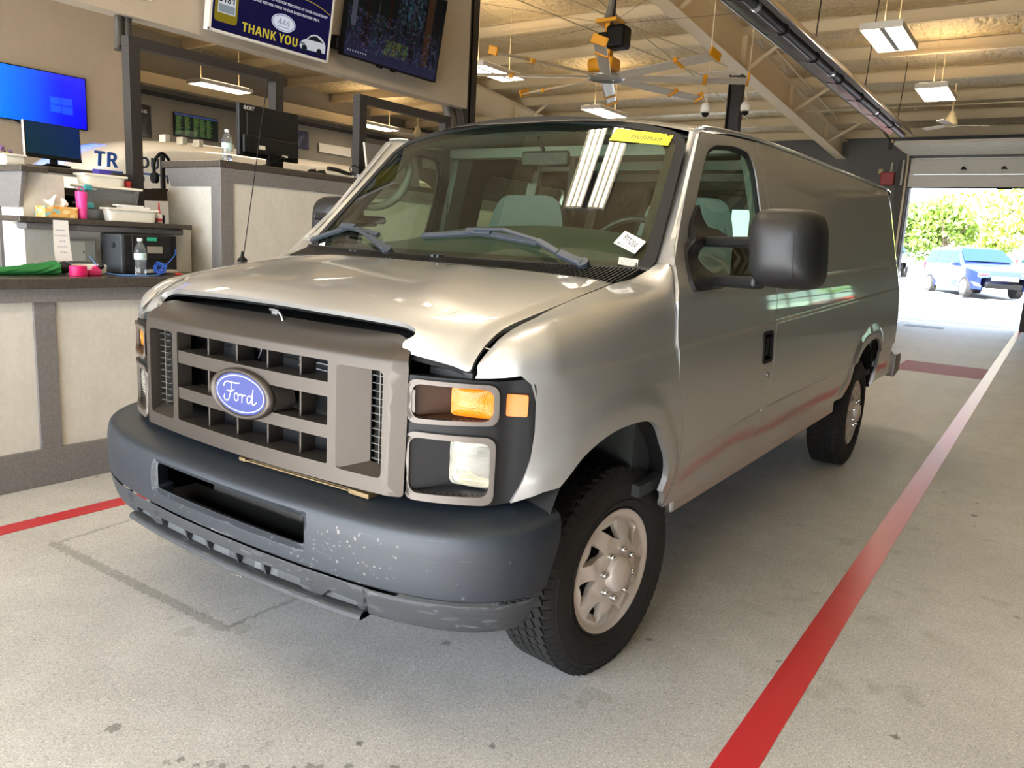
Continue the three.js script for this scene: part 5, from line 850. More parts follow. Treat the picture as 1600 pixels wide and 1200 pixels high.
const posterT = canvas(1024, 576, (x, w, h) => {
  x.fillStyle = '#15123f'; x.fillRect(0, 0, w, h);
  x.fillStyle = '#8a7a1e'; x.beginPath(); x.roundRect(20, -40, 180, 560, 24); x.fill(); x.fillStyle = '#d7dbe0'; x.fillRect(44, 330, 138, 130); x.fillStyle = '#15181d'; x.font = 'bold 60px sans-serif'; x.fillText('0181', 46, 388); x.fillStyle = '#8f98a0'; x.fillRect(50, 402, 126, 52);
  x.save(); x.fillStyle = '#d8c24a'; x.font = 'italic 86px serif'; x.transform(1, -0.06, 0, 1, 0, 0); x.fillText('Have You', 330, 96); x.fillText('Seen Me?', 560, 190); x.restore();
  x.strokeStyle = '#c4ad3c'; x.lineWidth = 5; x.beginPath(); x.moveTo(520, 212); x.quadraticCurveTo(800, 150, 1010, 236); x.stroke();
  x.fillStyle = '#e4e4ec'; x.font = 'bold 25px sans-serif'; x.textAlign = 'center'; x.fillText('IF YOU HAVE ANY AAA VEHICLE TRACKERS AT YOUR DEALERSHIP', 610, 270); x.fillText('PLEASE RETURN THEM TO OUR REGISTRATION DEPT.', 610, 312);
  x.fillStyle = '#dfe3ee'; x.beginPath(); x.ellipse(590, 400, 108, 62, 0, 0, 7); x.fill(); x.strokeStyle = '#4b5a96'; x.lineWidth = 4; x.beginPath(); x.ellipse(590, 400, 98, 53, 0, 0, 7); x.stroke(); x.fillStyle = '#34427e'; x.font = 'italic 52px serif'; x.fillText('AAA', 590, 410); x.font = '15px sans-serif'; x.fillText('AUTO AUCTION', 590, 434);
  x.fillStyle = '#d6c23c'; x.font = 'bold 88px sans-serif'; x.fillText('THANK YOU', 490, 540); x.textAlign = 'left';
  x.fillStyle = '#cfd2d6'; x.beginPath(); x.moveTo(752, 520); x.quadraticCurveTo(760, 470, 810, 462); x.quadraticCurveTo(850, 410, 900, 410); x.quadraticCurveTo(970, 414, 1000, 470); x.lineTo(1004, 530); x.lineTo(770, 540); x.fill(); x.fillStyle = '#1c2028'; x.beginPath(); x.moveTo(822, 460); x.quadraticCurveTo(860, 420, 905, 420); x.lineTo(980, 456); x.fill(); for (const cx of [800, 944]) { x.beginPath(); x.arc(cx, 530, 26, 0, 7); x.fill(); } x.fillStyle = '#70757c'; x.fillRect(760, 490, 40, 18);
});
{
  const t = thing('soffit_screen', 'tilted white-framed screen on the soffit with a dark blue thank you notice', 'television', [-2.66, 2.92, -1.56], Math.PI / 2);
  t.rotation.order = 'YXZ'; t.rotation.x = 0.16; flatScreen(t, 1.0, 0.56, screenM(posterT, 0.8), std(0xd2cfca, 0.5), 0.06, 0.016); mesh('wall_mount', bx(-0.2, 0.2, -0.15, 0.15, -0.13, -0.05), M.black, t);
}
const forestT = canvas(512, 288, (x, w, h) => {
  const g = x.createLinearGradient(0, 0, 0, h); g.addColorStop(0, '#0e1216'); g.addColorStop(0.45, '#1c211f'); g.addColorStop(1, '#3c3a5c'); x.fillStyle = g; x.fillRect(0, 0, w, h);
  for (let i = 0; i < 26; i++) { x.fillStyle = `rgba(${rr(8, 50)},${rr(8, 36)},${rr(10, 34)},0.8)`; x.fillRect(rr(0, w), 0, rr(4, 22), rr(0.55, 0.9) * h); }
  x.fillStyle = 'rgba(110,116,130,0.8)'; x.fillRect(18, 0, 24, 190); x.fillStyle = 'rgba(120,110,100,0.6)'; x.fillRect(150, 0, 4, 160); x.fillStyle = '#4a3222'; x.fillRect(412, 0, 40, 250);
  for (let i = 0; i < 1100; i++) { const py = rr(0.45, 0.9); x.fillStyle = `rgba(${rr(60, 150)},${rr(60, 150)},${rr(100, 190)},${rr(0.1, 0.5)})`; x.beginPath(); x.arc(rr(0, w), py * h, rr(1, 5), 0, 7); x.fill(); }
  for (let i = 0; i < 500; i++) { x.fillStyle = `rgba(${rr(60, 110)},${rr(90, 140)},${rr(110, 160)},${rr(0.1, 0.45)})`; x.beginPath(); x.arc(rr(250, 400), rr(0, 130), rr(1, 7), 0, 7); x.fill(); }
  for (let i = 0; i < 160; i++) { x.fillStyle = `rgba(${rr(90, 150)},${rr(120, 160)},60,0.35)`; x.beginPath(); x.arc(rr(200, 330), rr(200, 250), rr(2, 6), 0, 7); x.fill(); }
  for (let i = 0; i < 8; i++) { x.fillStyle = '#c8ccd8'; x.fillRect(16 + i * 13, 268, 7, 5); }
});
{
  const t = thing('soffit_screen', 'tilted black television on the soffit showing a dark forest picture', 'television', [-2.64, 3.06, -2.73], Math.PI / 2);
  t.rotation.order = 'YXZ'; t.rotation.x = 0.17; flatScreen(t, 1.08, 0.66, screenM(forestT, 0.4)); mesh('wall_mount', bx(-0.2, 0.2, -0.2, 0.2, -0.15, -0.05), M.black, t); mesh('mount_arm', bx(-0.58, -0.5, -0.30, -0.2, -0.14, -0.02, 0.01), M.black, t); mesh('receiver', [bx(-0.16, -0.1, -0.345, -0.33, -0.02, 0.0), bx(0.0, 0.05, -0.345, -0.33, -0.02, 0.0)], M.black, t);
}
tag(mesh('banner', [bx(-2.795, -2.785, 2.735, 3.9, -0.73, 1.6, 0.002), ...[-0.7].map((z) => move(cyl(0.012, 0.012, 0.006, 12), -2.783, 2.76, z, 0, 0, Math.PI / 2))], std(0xd5cfc4, 0.7)), 'lower corner of a white banner fixed on the soffit, top left', 'banner');
const accT = canvas(256, 256, (x, w, h) => { x.fillStyle = '#20211f'; x.fillRect(0, 0, w, h); x.fillStyle = '#d8d8d4'; x.font = 'bold 44px sans-serif'; x.textAlign = 'right'; x.fillText('access', 236, 66); x.fillStyle = 'rgba(120,120,120,0.25)'; for (let i = 0; i < 8; i++) { x.beginPath(); x.moveTo(rr(0, w), 90); x.lineTo(rr(0, w), 250); x.lineTo(rr(0, w), 250); x.fill(); } });
const bannerMesh = (name, x, y, z, w, h, tex, label) => { const g = grid((u, v) => [0.012 * Math.sin(u * 9 + v * 2), (v - 0.5) * h, (0.5 - u) * w], 16, 8); const m = mesh(name, g.translate(-15.183, y, z), tex); return tag(m, label, 'banner'); };
bannerMesh('banner', -15.1, 3.62, -7.45, 1.1, 0.7, std(0xffffff, 0.6, 0, { map: accT }), 'dark grey wall banner with pale lettering beside the left dark post');
const blT = canvas(128, 128, (x, w, h) => { x.fillStyle = '#23284a'; x.fillRect(0, 0, w, h); x.strokeStyle = 'rgba(170,180,210,0.6)'; x.lineWidth = 5; for (let i = 0; i < 5; i++) { x.beginPath(); x.moveTo(30 + i * 8, 110 - i * 16); x.lineTo(62 + i * 8, 96 - i * 16); x.stroke(); } });
bannerMesh('banner', -15.1, 3.8, -12.22, 0.56, 0.48, std(0xffffff, 0.6, 0, { map: blT }), 'small navy blue wall banner right of the black monitor');
tag(mesh('wall_sign', bx(-15.18, -15.14, 3.56, 3.8, -14.0, -12.83, 0.004), B.white), 'long white wall sign beyond the laptop on the tall counter', 'sign');
tag(mesh('door_sign', bx(-15.18, -15.14, 3.6, 4.1, -17.9, -17.1, 0.004), B.white), 'white sign near the ceiling at the far end, right of the second frame', 'sign');
// ---------- white vehicle behind the counters ----------
const bold = await new FontLoader().loadAsync('fonts/droid/droid_sans_bold.typeface.json');
{
  const v = thing('parked_van', 'white rounded van with blue lettering parked behind the counters', 'van', [-6.0, 0, -1.55]);
  const prof = [[0.0, 1.35], [-0.25, 1.75], [-0.6, 2.05], [-1.0, 2.24], [-1.5, 2.33], [-2.4, 2.36], [-5.2, 2.36], [-5.7, 2.3], [-5.9, 2.1]];
  const hw = (y, t) => lerp(0.98, 0.74, Math.max(0, (y - 1.0) / 1.36) ** 2.2);
  const body = grid((u, s) => { const p = rowAt(prof, u), f = (s - 0.5) * 2, a = Math.abs(f), g = Math.sign(f); if (a > 0.62) { const k = (a - 0.62) / 0.38, y = lerp(p[1] - 0.16, 0.5, k); return [-0.98 + g * lerp(0.86, 1.0, smooth(k * 3)), y, p[0]]; } const q = a / 0.62; return [-0.98 + g * 0.86 * q, p[1] - 0.16 * Math.pow(q, 4), p[0]]; }, 40, 40);
  mesh('body', body, phys(0xe9e4da, 0.3, 0, { clearcoat: 1 }), v);
  const onSide = (g) => { const p = g.attributes.position; for (let i = 0; i < p.count; i++) { const u = p.getX(i), w = p.getY(i); p.setXYZ(i, 0.03 - 0.055 * Math.pow((w - 1.8) / 0.3, 2) + p.getZ(i) - 0.012, w, -u); } g.computeVertexNormals(); return clean(g); };
  const text = (s, size, u, w, f = bold) => onSide(new TextGeometry(s, { font: f, size, depth: 0.01, curveSegments: 4 }).applyMatrix4(new THREE.Matrix4().makeShear(0, 0, 0.2, 0, 0, 0)).translate(u, w, 0));
  mesh('lettering', text('FOUNDATION', 0.115, 0.80, 1.96), std(0x2b3a50, 0.5), v); mesh('blue_mark', [text('TR', 0.15, 0.42, 1.93), onSide(new THREE.BoxGeometry(0.3, 0.035, 0.01).translate(0.56, 1.88, 0.005)), onSide(new THREE.BoxGeometry(0.5, 0.02, 0.01).translate(1.1, 1.90, 0.005))], std(0x1f55a8, 0.5), v);
  mesh('blue_stripe', [bx(0.012, 0.022, 1.5, 1.95, -2.36, -2.31), bx(0.012, 0.022, 1.5, 1.95, -2.54, -2.49)], std(0x2a5aa8, 0.4), v);
  for (const z of [-1.25, -1.45, -1.65, -2.05]) mesh('roof_clip', bx(-0.16, -0.04, 2.26, 2.34, z - 0.03, z + 0.03, 0.008), std(0xcfc8b6, 0.6), v);
  const wl = (z) => { const g = cyl(0.36, 0.36, 0.24, 28); g.rotateZ(Math.PI / 2); return g.translate(-0.14, 0.36, z); };
  for (const z of [-0.9, -4.6]) { mesh('wheel', wl(z), M.tyre, v); mesh('wheel', wl(z).translate(-1.7, 0, 0), M.tyre, v); }
  mesh('side_window', bx(0.0, 0.012, 1.5, 1.8, -5.4, -3.2, 0.004), M.black, v);
}
// ---------- things on the counters ----------
const white = std(0xe9e4d6, 0.55), clear = phys(0xeef2f4, 0.12, 0, { transmission: 0.85, thickness: 0, ior: 1.45 }), teal = std(0x4fb3bb, 0.5);
function bottle(label, pos) {
  const b = thing('water_bottle', label, 'bottle', pos, 0, 'clear plastic water bottles');
  mesh('bottle_body', lathe([[0, 0.004], [0.028, 0], [0.0325, 0.008], [0.031, 0.03], [0.0325, 0.05], [0.031, 0.07], [0.0325, 0.09], [0.033, 0.13], [0.031, 0.15], [0.022, 0.175], [0.013, 0.187], [0.0125, 0.2]], 28), phys(0xf4f8fa, 0.05, 0, { transmission: 0.95, thickness: 0, ior: 1.4 }), b);
  mesh('bottle_label', lathe([[0.0333, 0.092], [0.0337, 0.128]], 28), std(0xbfd6d4, 0.5), b); mesh('bottle_cap', lathe([[0, 0.213], [0.013, 0.213], [0.0145, 0.21], [0.0145, 0.197], [0.012, 0.196]], 20), std(0xe8ecee, 0.5), b);
  mesh('bottle_water', lathe([[0, 0.006], [0.029, 0.006], [0.0295, 0.05], [0, 0.05]], 20), phys(0xffffff, 0, 0, { transmission: 1, thickness: 0.05, ior: 1.33 }), b);
}
bottle('clear water bottle standing on the tall counter beside the black monitor', [-2.55, 1.81, -1.08]); bottle('clear water bottle standing on the low counter in front of the printer', [-2.33, 1.1, -0.345]);
{
  const m = thing('monitor', 'black desktop monitor seen from behind on the tall counter', 'monitor', [-2.62, 1.81, -1.47], Math.PI / 2 + 0.05);
  const acerT = canvas(128, 36, (x, w, h) => { x.fillStyle = '#0c0c0c'; x.fillRect(0, 0, w, h); x.fillStyle = '#d0d0d0'; x.font = 'bold 44px sans-serif'; x.fillText('acer', 8, 29); });
  mesh('casing', [bx(-0.26, 0.26, 0.07, 0.41, -0.03, 0.005, 0.008), bx(-0.24, 0.24, 0.09, 0.21, 0.003, 0.03, 0.01), bx(-0.2, 0.2, 0.21, 0.36, 0.003, 0.012, 0.004)], std(0x121212, 0.4), m);
  mesh('maker_mark', move(clean(new THREE.PlaneGeometry(0.13, 0.036)), -0.17, 0.382, 0.0065), std(0xffffff, 0.4, 0, { map: acerT }), m);
  mesh('stand', [bx(-0.1, 0.1, 0, 0.012, -0.09, 0.09, 0.004), bx(-0.035, 0.035, 0.01, 0.12, 0.0, 0.03, 0.004), bx(-0.03, 0.03, 0.005, 0.1, 0.02, 0.035)], M.black, m);
  mesh('rating_label', [bx(-0.115, -0.065, 0.125, 0.15, 0.029, 0.0312), bx(0.085, 0.135, 0.095, 0.108, 0.029, 0.0312)], white, m);
  mesh('cable', tube([[0.1, 0.1, 0.03], [0.0, 0.06, 0.05], [-0.1, 0.02, 0.06], [-0.18, 0.006, 0.04], [-0.2, 0.005, -0.02]], 0.005, 30), M.black, m);
}
{
  const m = thing('monitor', 'flat monitor with a dark blue screen on the high ledge below the blue wall screen', 'monitor', [-2.86, 1.69, -0.15], Math.PI / 2 - 0.06);
  const dT = canvas(128, 80, (x, w, h) => { const g = x.createLinearGradient(0, h, w, 0); g.addColorStop(0, '#123a44'); g.addColorStop(1, '#0c2a68'); x.fillStyle = g; x.fillRect(0, 0, w, h); });
  const t = new THREE.Group(); mesh('casing', [bx(-0.15, 0.15, 0.045, 0.245, -0.02, 0, 0.004), bx(-0.15, 0.15, 0.045, 0.06, -0.02, 0.003)], M.black, m); mesh('screen', move(clean(new THREE.PlaneGeometry(0.288, 0.175)), 0, 0.152, 0.0015), screenM(dT, 0.8), m);
  mesh('side_edge', bx(-0.153, -0.15, 0.045, 0.245, -0.021, 0.001), B.white, m); mesh('stand', [bx(-0.02, 0.02, 0, 0.06, -0.02, -0.005), bx(-0.06, 0.07, 0, 0.008, -0.05, 0.05, 0.003)], M.black, m);
  m.rotation.order = 'YXZ'; m.rotation.x = -0.12; m.rotation.z = -0.03;
}
{
  const t = thing('storage_tray', 'cream tray holding small flowers on the high ledge at far left', 'tray', [-2.98, 1.672, 0.09]);
  mesh('tray_body', bx(-0.24, 0.2, 0, 0.055, -0.05, 0.055, 0.012), white, t); mesh('tray_rim', bx(-0.25, 0.21, 0.05, 0.062, -0.055, 0.062, 0.004), white, t);
  for (let i = 0; i < 14; i++) { const p = [rr(-0.06, 0.1), rr(0.065, 0.1), rr(-0.03, 0.03)]; mesh('flower', move(new THREE.IcosahedronGeometry(rr(0.008, 0.016), 1), ...p), std([0x7b5a8c, 0x8d9a4d, 0xc9b36a, 0x6d4a78][i % 4], 0.8), t); }
}
function bin(label, cx, cy, cz, w, h, d, m, rimM) {
  const t = thing('storage_bin', label, 'bin', [cx, cy, cz]);
  const s = (u, v) => { const a = u * 2 * Math.PI, k = lerp(0.92, 1, v), c = Math.cos(a), q = Math.sin(a), r = Math.pow(Math.pow(Math.abs(c), 8) + Math.pow(Math.abs(q), 8), -1 / 8); return [c * r * d / 2 * k, v * h, q * r * w / 2 * k]; };
  mesh('bin_wall', [grid(s, 48, 2), grid((u, v) => { const p = s(u, 0); return [p[0] * v, 0.002, p[2] * v]; }, 32, 1)], m, t);
  mesh('bin_lid', bx(-d / 2 - 0.008, d / 2 + 0.008, h, h + 0.014, -w / 2 - 0.008, w / 2 + 0.008, 0.005), rimM, t); return t;
}
const B1 = bin('cream plastic bin at the shelf front holding papers', -2.575, 1.402, -0.43, 0.30, 0.062, 0.085, white, white);
mesh('papers', [bx(-0.04, 0.04, 0.076, 0.088, -0.1, 0.06), bx(-0.03, 0.045, 0.088, 0.096, -0.06, 0.09)], std(0xf3f1ec, 0.7), B1);
const B2 = bin('lower clear bin with a teal latch in the stack on the shelf', -2.70, 1.402, -0.365, 0.33, 0.085, 0.13, clear, clear); mesh('latch', bx(0.03, 0.08, 0.065, 0.0975, 0.12, 0.165, 0.008), teal, B2); mesh('contents', bx(-0.04, 0.04, 0.005, 0.06, -0.14, 0.14, 0.01), std(0x9aa0a4, 0.7), B2);
const B3 = bin('upper clear bin with a teal latch holding a dark cloth', -2.70, 1.5015, -0.365, 0.345, 0.085, 0.13, clear, white); mesh('latch', bx(0.03, 0.08, 0.065, 0.0975, 0.125, 0.172, 0.008), teal, B3); mesh('contents', bx(-0.045, 0.045, 0.005, 0.07, -0.16, 0.12, 0.02), std(0x3b3f44, 0.8), B3);
bin('cream plastic bin on top of the clear bins', -2.70, 1.601, -0.33, 0.24, 0.05, 0.12, white, white);
tag(mesh('card_box', bx(-2.73, -2.65, 1.6655, 1.6935, -0.365, -0.295, 0.003), std(0x4a3da0, 0.5)), 'small purple box on top of the stacked bins', 'box');
tag(mesh('red_cup', lathe([[0.018, 0], [0.022, 0.04], [0.02, 0.042], [0.016, 0.004], [0, 0.004]], 18).translate(-2.69, 1.601, -0.485), std(0xb8302c, 0.5)), 'small red cup beside the top cream bin', 'cup');
{
  const t = thing('tissue_box', 'orange and blue patterned tissue box with a white tissue on the shelf', 'tissue box', [-2.60, 1.402, -0.025]);
  const tT = canvas(128, 64, (x, w, h) => { x.fillStyle = '#e7b567'; x.fillRect(0, 0, w, h); for (let i = 0; i < 22; i++) { x.fillStyle = ['#e0953b', '#8fc0bb', '#f0d9a0'][i % 3]; x.beginPath(); x.arc(rr(0, w), rr(0, h), rr(4, 12), 0, 7); x.fill(); } });
  const g = new RoundedBoxGeometry(0.115, 0.062, 0.175, 2, 0.004); mesh('carton', clean(g.translate(0, 0.031, 0)), std(0xffffff, 0.6, 0, { map: tT }), t);
  mesh('tissue', grid((u, v) => { const a = (u - 0.5) * 2; return [0.02 * Math.sin(u * 9 + v * 3), 0.06 + 0.055 * v * (1 - 0.5 * a * a) + 0.012 * Math.sin(u * 14), 0.05 * a * (1 + 0.2 * v)]; }, 20, 8), std(0xf7f5f0, 0.8), t);
}
{ const t = thing('pink_tumbler', 'tall bright pink tumbler leaning between the tissue box and bins', 'tumbler', [-2.575, 1.402, -0.15]); mesh('tumbler_body', lathe([[0, 0], [0.024, 0.002], [0.03, 0.12], [0.031, 0.15], [0.026, 0.152], [0.02, 0.01], [0, 0.01]], 24), std(0xf0469c, 0.4), t); mesh('tumbler_loop', move(clean(new THREE.TorusGeometry(0.016, 0.003, 6, 20)), 0, 0.16, 0, 0, 1.57), std(0xf0469c, 0.4), t);  }
for (const [z, label] of [[-0.575, 'small white bottle with a red cap at the right end of the shelf'], [-0.64, 'small white bottle with a tall red nozzle at the right end of the shelf']]) { const t = thing('glue_bottle', label, 'bottle', [-2.62, 1.402, z]); mesh('bottle_body', lathe([[0, 0], [0.016, 0], [0.018, 0.004], [0.018, 0.05], [0.013, 0.06], [0, 0.06]], 18), std(0xefe9e6, 0.5), t); mesh('bottle_cap', lathe(z < -0.6 ? [[0.01, 0.06], [0.006, 0.08], [0.004, 0.125], [0, 0.126]] : [[0.015, 0.05], [0.015, 0.078], [0, 0.08]], 16), std(0xc8323a, 0.5), t); mesh('bottle_label', lathe([[0.0184, 0.012], [0.0184, 0.03]], 18), std(0xd14a55, 0.6), t); }
// on the low counter
{
  const p = thing('printer', 'black office printer seen from behind under the shelf', 'printer', [-2.542, 1.1, -0.462]);
  mesh('printer_side', [bx(-0.118, 0.112, 0.005, 0.229, 0.158, 0.172, 0.004)], std(0x4a4f54, 0.4), p);
  mesh('printer_body', [bx(-0.118, 0.112, 0.005, 0.232, -0.172, 0.158, 0.006), bx(0.112, 0.118, 0.09, 0.222, -0.13, 0.11, 0.003), bx(0.112, 0.115, 0.02, 0.09, 0.10, 0.14)], std(0x1c1c1d, 0.45), p);
  mesh('green_tab', bx(0.117, 0.122, 0.196, 0.217, -0.04, 0.02, 0.004), std(0x2fae86, 0.5), p); mesh('rating_label', bx(0.117, 0.120, 0.125, 0.165, -0.075, 0.02), std(0x9b9689, 0.6), p);
  mesh('side_logo', move(cyl(0.018, 0.018, 0.004, 20), 0.03, 0.165, 0.1725, Math.PI / 2), std(0x24272a, 0.5), p);
  mesh('vent_slot', bx(0.112, 0.116, 0.13, 0.19, -0.165, -0.157), M.dark, p);
  mesh('paper_tray', bx(0.112, 0.165, 0.012, 0.03, -0.14, 0.06, 0.003), std(0xc9c6bf, 0.5), p);
}
{ const c = thing('network_cable', 'coiled bright blue network cable behind the printer bottle', 'cable', [-2.335, 1.1, -0.47]); mesh('cable_coil', [...Array(7)].map((_, i) => move(clean(new THREE.TorusGeometry(0.024 + 0.005 * (i % 3), 0.0032, 6, 28)), 0.01 * (i % 2), 0.036 + 0.003 * i, rr(-0.012, 0.012), rr(-0.9, 0.9), rr(0, 1.5))), std(0x2a5fc4, 0.4), c); mesh('cable_lead', tube([[0, 0.045, -0.01], [-0.01, 0.07, -0.05], [-0.03, 0.12, -0.11], [-0.085, 0.15, -0.15]], 0.0032, 30), std(0x2a5fc4, 0.4), c); mesh('cable_tail', tube([[0.02, 0.006, 0.02], [0.05, 0.005, 0.10], [0.03, 0.005, 0.18], [-0.06, 0.005, 0.24], [-0.14, 0.02, 0.27], [-0.22, 0.10, 0.30]], 0.003, 30), std(0x5f8fd0, 0.4), c); }
tag(mesh('bottle_cap', lathe([[0, 0.014], [0.02, 0.012], [0.024, 0], [0, 0]], 16).translate(-2.36, 1.1, -0.60), std(0xd8402a, 0.5)), 'orange red cap at the right end of the low counter', 'cap');
{ const t = thing('tape_roll', 'bright pink tape roll at the front of the low counter', 'tape roll', [-2.34, 1.1, 0.0]); mesh('roll', lathe([[0.02, 0], [0.042, 0], [0.043, 0.004], [0.043, 0.05], [0.042, 0.054], [0.02, 0.054], [0.02, 0]], 32), std(0xe8186f, 0.45), t); const u = thing('pink_dispenser', 'small pink dispenser head lying right of the pink tape roll', 'dispenser', [-2.37, 1.1, -0.09]); mesh('dispenser_body', [bx(-0.025, 0.025, 0, 0.032, -0.04, 0.03, 0.008), move(cyl(0.016, 0.02, 0.03, 12), 0, 0.035, -0.02, 0.5)], std(0xd9367a, 0.5), u); mesh('dispenser_knob', move(clean(new THREE.SphereGeometry(0.017, 14, 10)), 0, 0.05, -0.05), M.plastic, u); }
{ const t = thing('white_dish', 'shallow white dish behind the pink tape roll', 'dish', [-2.50, 1.1, -0.14]); mesh('dish', lathe([[0, 0.004], [0.07, 0.0], [0.085, 0.012], [0.088, 0.05], [0.082, 0.052], [0.07, 0.02], [0, 0.018]], 36), white, t); }
tag(mesh('black_pouch', grid((u, v) => { const a = u * 2 * Math.PI, s = Math.sin(v * Math.PI); return [-2.50 + 0.03 * Math.cos(a) * s, 1.134 + 0.034 * Math.sin(a) * s, 0.0 - 0.11 * (v - 0.5) + 0.006 * noise2(u * 6, v * 6)]; }, 20, 20), M.plastic), 'black pouch left of the white dish', 'pouch');
{ const g = grid((u, v) => { const a = u * 2 * Math.PI, w = lerp(0.055, 0.022, v), k = 1 + 0.10 * noise2(Math.cos(a) * 1.5, Math.sin(a) * 1.5 + v * 5); return [-2.44 + w * 1.2 * Math.cos(a) * k + 0.02 * v, 1.1 + Math.max(0.001, (0.8 + Math.sin(a)) * w * 0.72 * k), lerp(0.07, 0.42, v)]; }, 36, 24, true); const t = tag(mesh('green_bag', g, std(0x1f7a3a, 0.65)), 'green drawstring bag lying on the low counter at far left', 'bag'); mesh('bag_end', move(cyl(0.037, 0.037, 0.004, 24), -2.44, 1.139, 0.07, Math.PI / 2), std(0x1f7a3a, 0.65), t); }
{ const t = thing('lock_box', 'small grey metal lock box fixed below the shelf', 'metal box', [-2.62, 1.16, -0.15]); mesh('box_body', bx(-0.04, 0.02, 0, 0.125, -0.08, 0.078, 0.003), std(0x9aa09f, 0.4, 0.4), t); mesh('box_door', bx(0.018, 0.024, 0.006, 0.117, -0.02, 0.072, 0.002), std(0xb4bab8, 0.4, 0.3), t); mesh('keyhole', bx(0.023, 0.027, 0.05, 0.062, -0.012, -0.007), M.dark, t); }
const signT = canvas(128, 256, (x, w, h) => { x.fillStyle = '#f1f0ee'; x.fillRect(0, 0, w, h); x.fillStyle = '#8d90a0'; for (const [y, a, b] of [[60, 20, 100], [95, 12, 116], [130, 50, 84], [165, 30, 106], [200, 46, 92]]) for (let i = a; i < b; i += rr(5, 9)) x.fillRect(i, y, rr(3, 6), 6); });
tag(mesh('paper_notice', grid((u, v) => [-2.518 + 0.03 * Math.pow(1 - v, 3) * 0.6, lerp(1.172, 1.39, v), lerp(0.035, -0.045, u) + 0.012 * (1 - v) * (0.5 - u)], 8, 10), std(0xffffff, 0.7, 0, { map: signT })), 'white printed paper notice taped to the shelf edge', 'notice');
{ const g = []; for (let i = 0; i < 34; i++) { const a = new THREE.IcosahedronGeometry(rr(0.002, 0.006), 0); a.scale(1.3, 0.4, 1); a.rotateY(rr(0, 6)); const t = rnd(); a.translate(lerp(-0.60, -0.42, t) + rr(-0.03, 0.03), 0.002, lerp(0.27, 0.20, t) + rr(-0.02, 0.02)); g.push(clean(a)); } const m = tag(mesh('paint_flakes', g, std(0xded8c8, 0.8)), 'pale paint flakes scattered on the floor below the bumper', 'debris'); m.userData.kind = 'stuff'; }
// on the desk behind the left post
{ const h = thing('headset_stand', 'black headset resting on a stand behind the left dark post', 'headset', [-3.05, 1.62, -0.93]); mesh('headband', tube([[0, 0.07, 0.06], [0, 0.19, 0.055], [0, 0.245, 0], [0, 0.19, -0.055], [0, 0.07, -0.06]], 0.011, 40), M.black, h); for (const z of [0.058, -0.058]) mesh('ear_cup', move(cyl(0.036, 0.036, 0.026, 20), 0, 0.08, z, Math.PI / 2), M.black, h); mesh('stand', [bx(-0.05, 0.05, 0, 0.012, -0.06, 0.06, 0.004), bx(-0.012, 0.012, 0.01, 0.23, -0.012, 0.012)], M.plastic, h); }
{ const h = thing('office_chair', 'black desk chair back in the dark space behind the bins', 'chair', [-3.15, 1.0, -0.3]); mesh('chair_back', bx(-0.04, 0.04, 0.2, 0.55, -0.18, 0.18, 0.03), M.dark, h); mesh('chair_arm', tube([[0.02, 0.3, 0.2], [0.06, 0.42, 0.14], [0.1, 0.5, 0.05]], 0.012), M.black, h); }
{ const h = thing('desk_phone', 'black desk equipment in the gap between bins and tall counter', 'computer', [-3.05, 1.1, -0.78]); mesh('tower_case', bx(-0.1, 0.1, 0, 0.36, -0.1, 0.1, 0.01), M.plastic, h); mesh('front_light', bx(0.1, 0.103, 0.26, 0.266, -0.05, 0.02), std(0x7d8a92, 0.3), h); }
// on the tall counter
for (const [z, l] of [[-1.72, 'black computer mouse left of the pair on the tall counter'], [-1.80, 'black computer mouse right of the pair on the tall counter']]) { const m = thing('computer_mouse', l, 'mouse', [-2.47, 1.81, z]); mesh('mouse_body', (() => { const g = new THREE.SphereGeometry(0.034, 20, 10, 0, Math.PI * 2, 0, Math.PI / 2); g.scale(1.4, 0.95, 0.92); return clean(g); })(), M.black, m); mesh('wheel', move(cyl(0.006, 0.006, 0.006, 10), 0.03, 0.028, 0, Math.PI / 2), M.plastic, m); }
{ const m = thing('stapler', 'long dark stapler with pale side lying on the tall counter', 'stapler', [-2.45, 1.81, -1.97]); mesh('stapler_arm', tube([[0, 0.05, 0.12], [0, 0.046, 0.03], [0, 0.032, -0.06], [0, 0.028, -0.1]], 0.016, 20), M.plastic, m); mesh('stapler_base', bx(-0.02, 0.02, 0, 0.018, -0.12, 0.10, 0.006), std(0xd9d6d0, 0.5), m); }
{ const m = thing('scanner', 'silver and black hand scanner with cable on the tall counter', 'scanner', [-2.43, 1.81, -2.17]); mesh('scanner_body', [bx(-0.02, 0.02, 0.004, 0.036, -0.04, 0.06, 0.012)], std(0xb9b9b7, 0.3, 0.5), m); mesh('scanner_handle', bx(-0.02, 0.02, 0.0, 0.03, -0.2, -0.04, 0.01), M.black, m); mesh('scanner_cable', tube([[0, 0.02, 0.05], [-0.03, 0.06, 0.1], [-0.05, 0.10, 0.04], [-0.03, 0.06, -0.05], [0, 0.01, -0.1]], 0.004, 30), M.black, m); }
{ const m = thing('laptop', 'open grey laptop seen from behind, right of the second frame post', 'laptop', [-2.52, 1.81, -2.62], 0.0); const g = bx(-0.006, 0.006, 0, 0.3, -0.3, 0.3, 0.004); g.rotateZ(0.18); mesh('laptop_lid', g, std(0x6d6a66, 0.45, 0.2), m); mesh('laptop_base', bx(-0.17, -0.005, 0, 0.018, -0.28, 0.28, 0.004), std(0x3a3a3a, 0.5), m); const e = bx(-0.008, 0.008, 0, 0.302, 0.297, 0.304); e.rotateZ(0.18); mesh('lid_edge', e, B.white, m); }
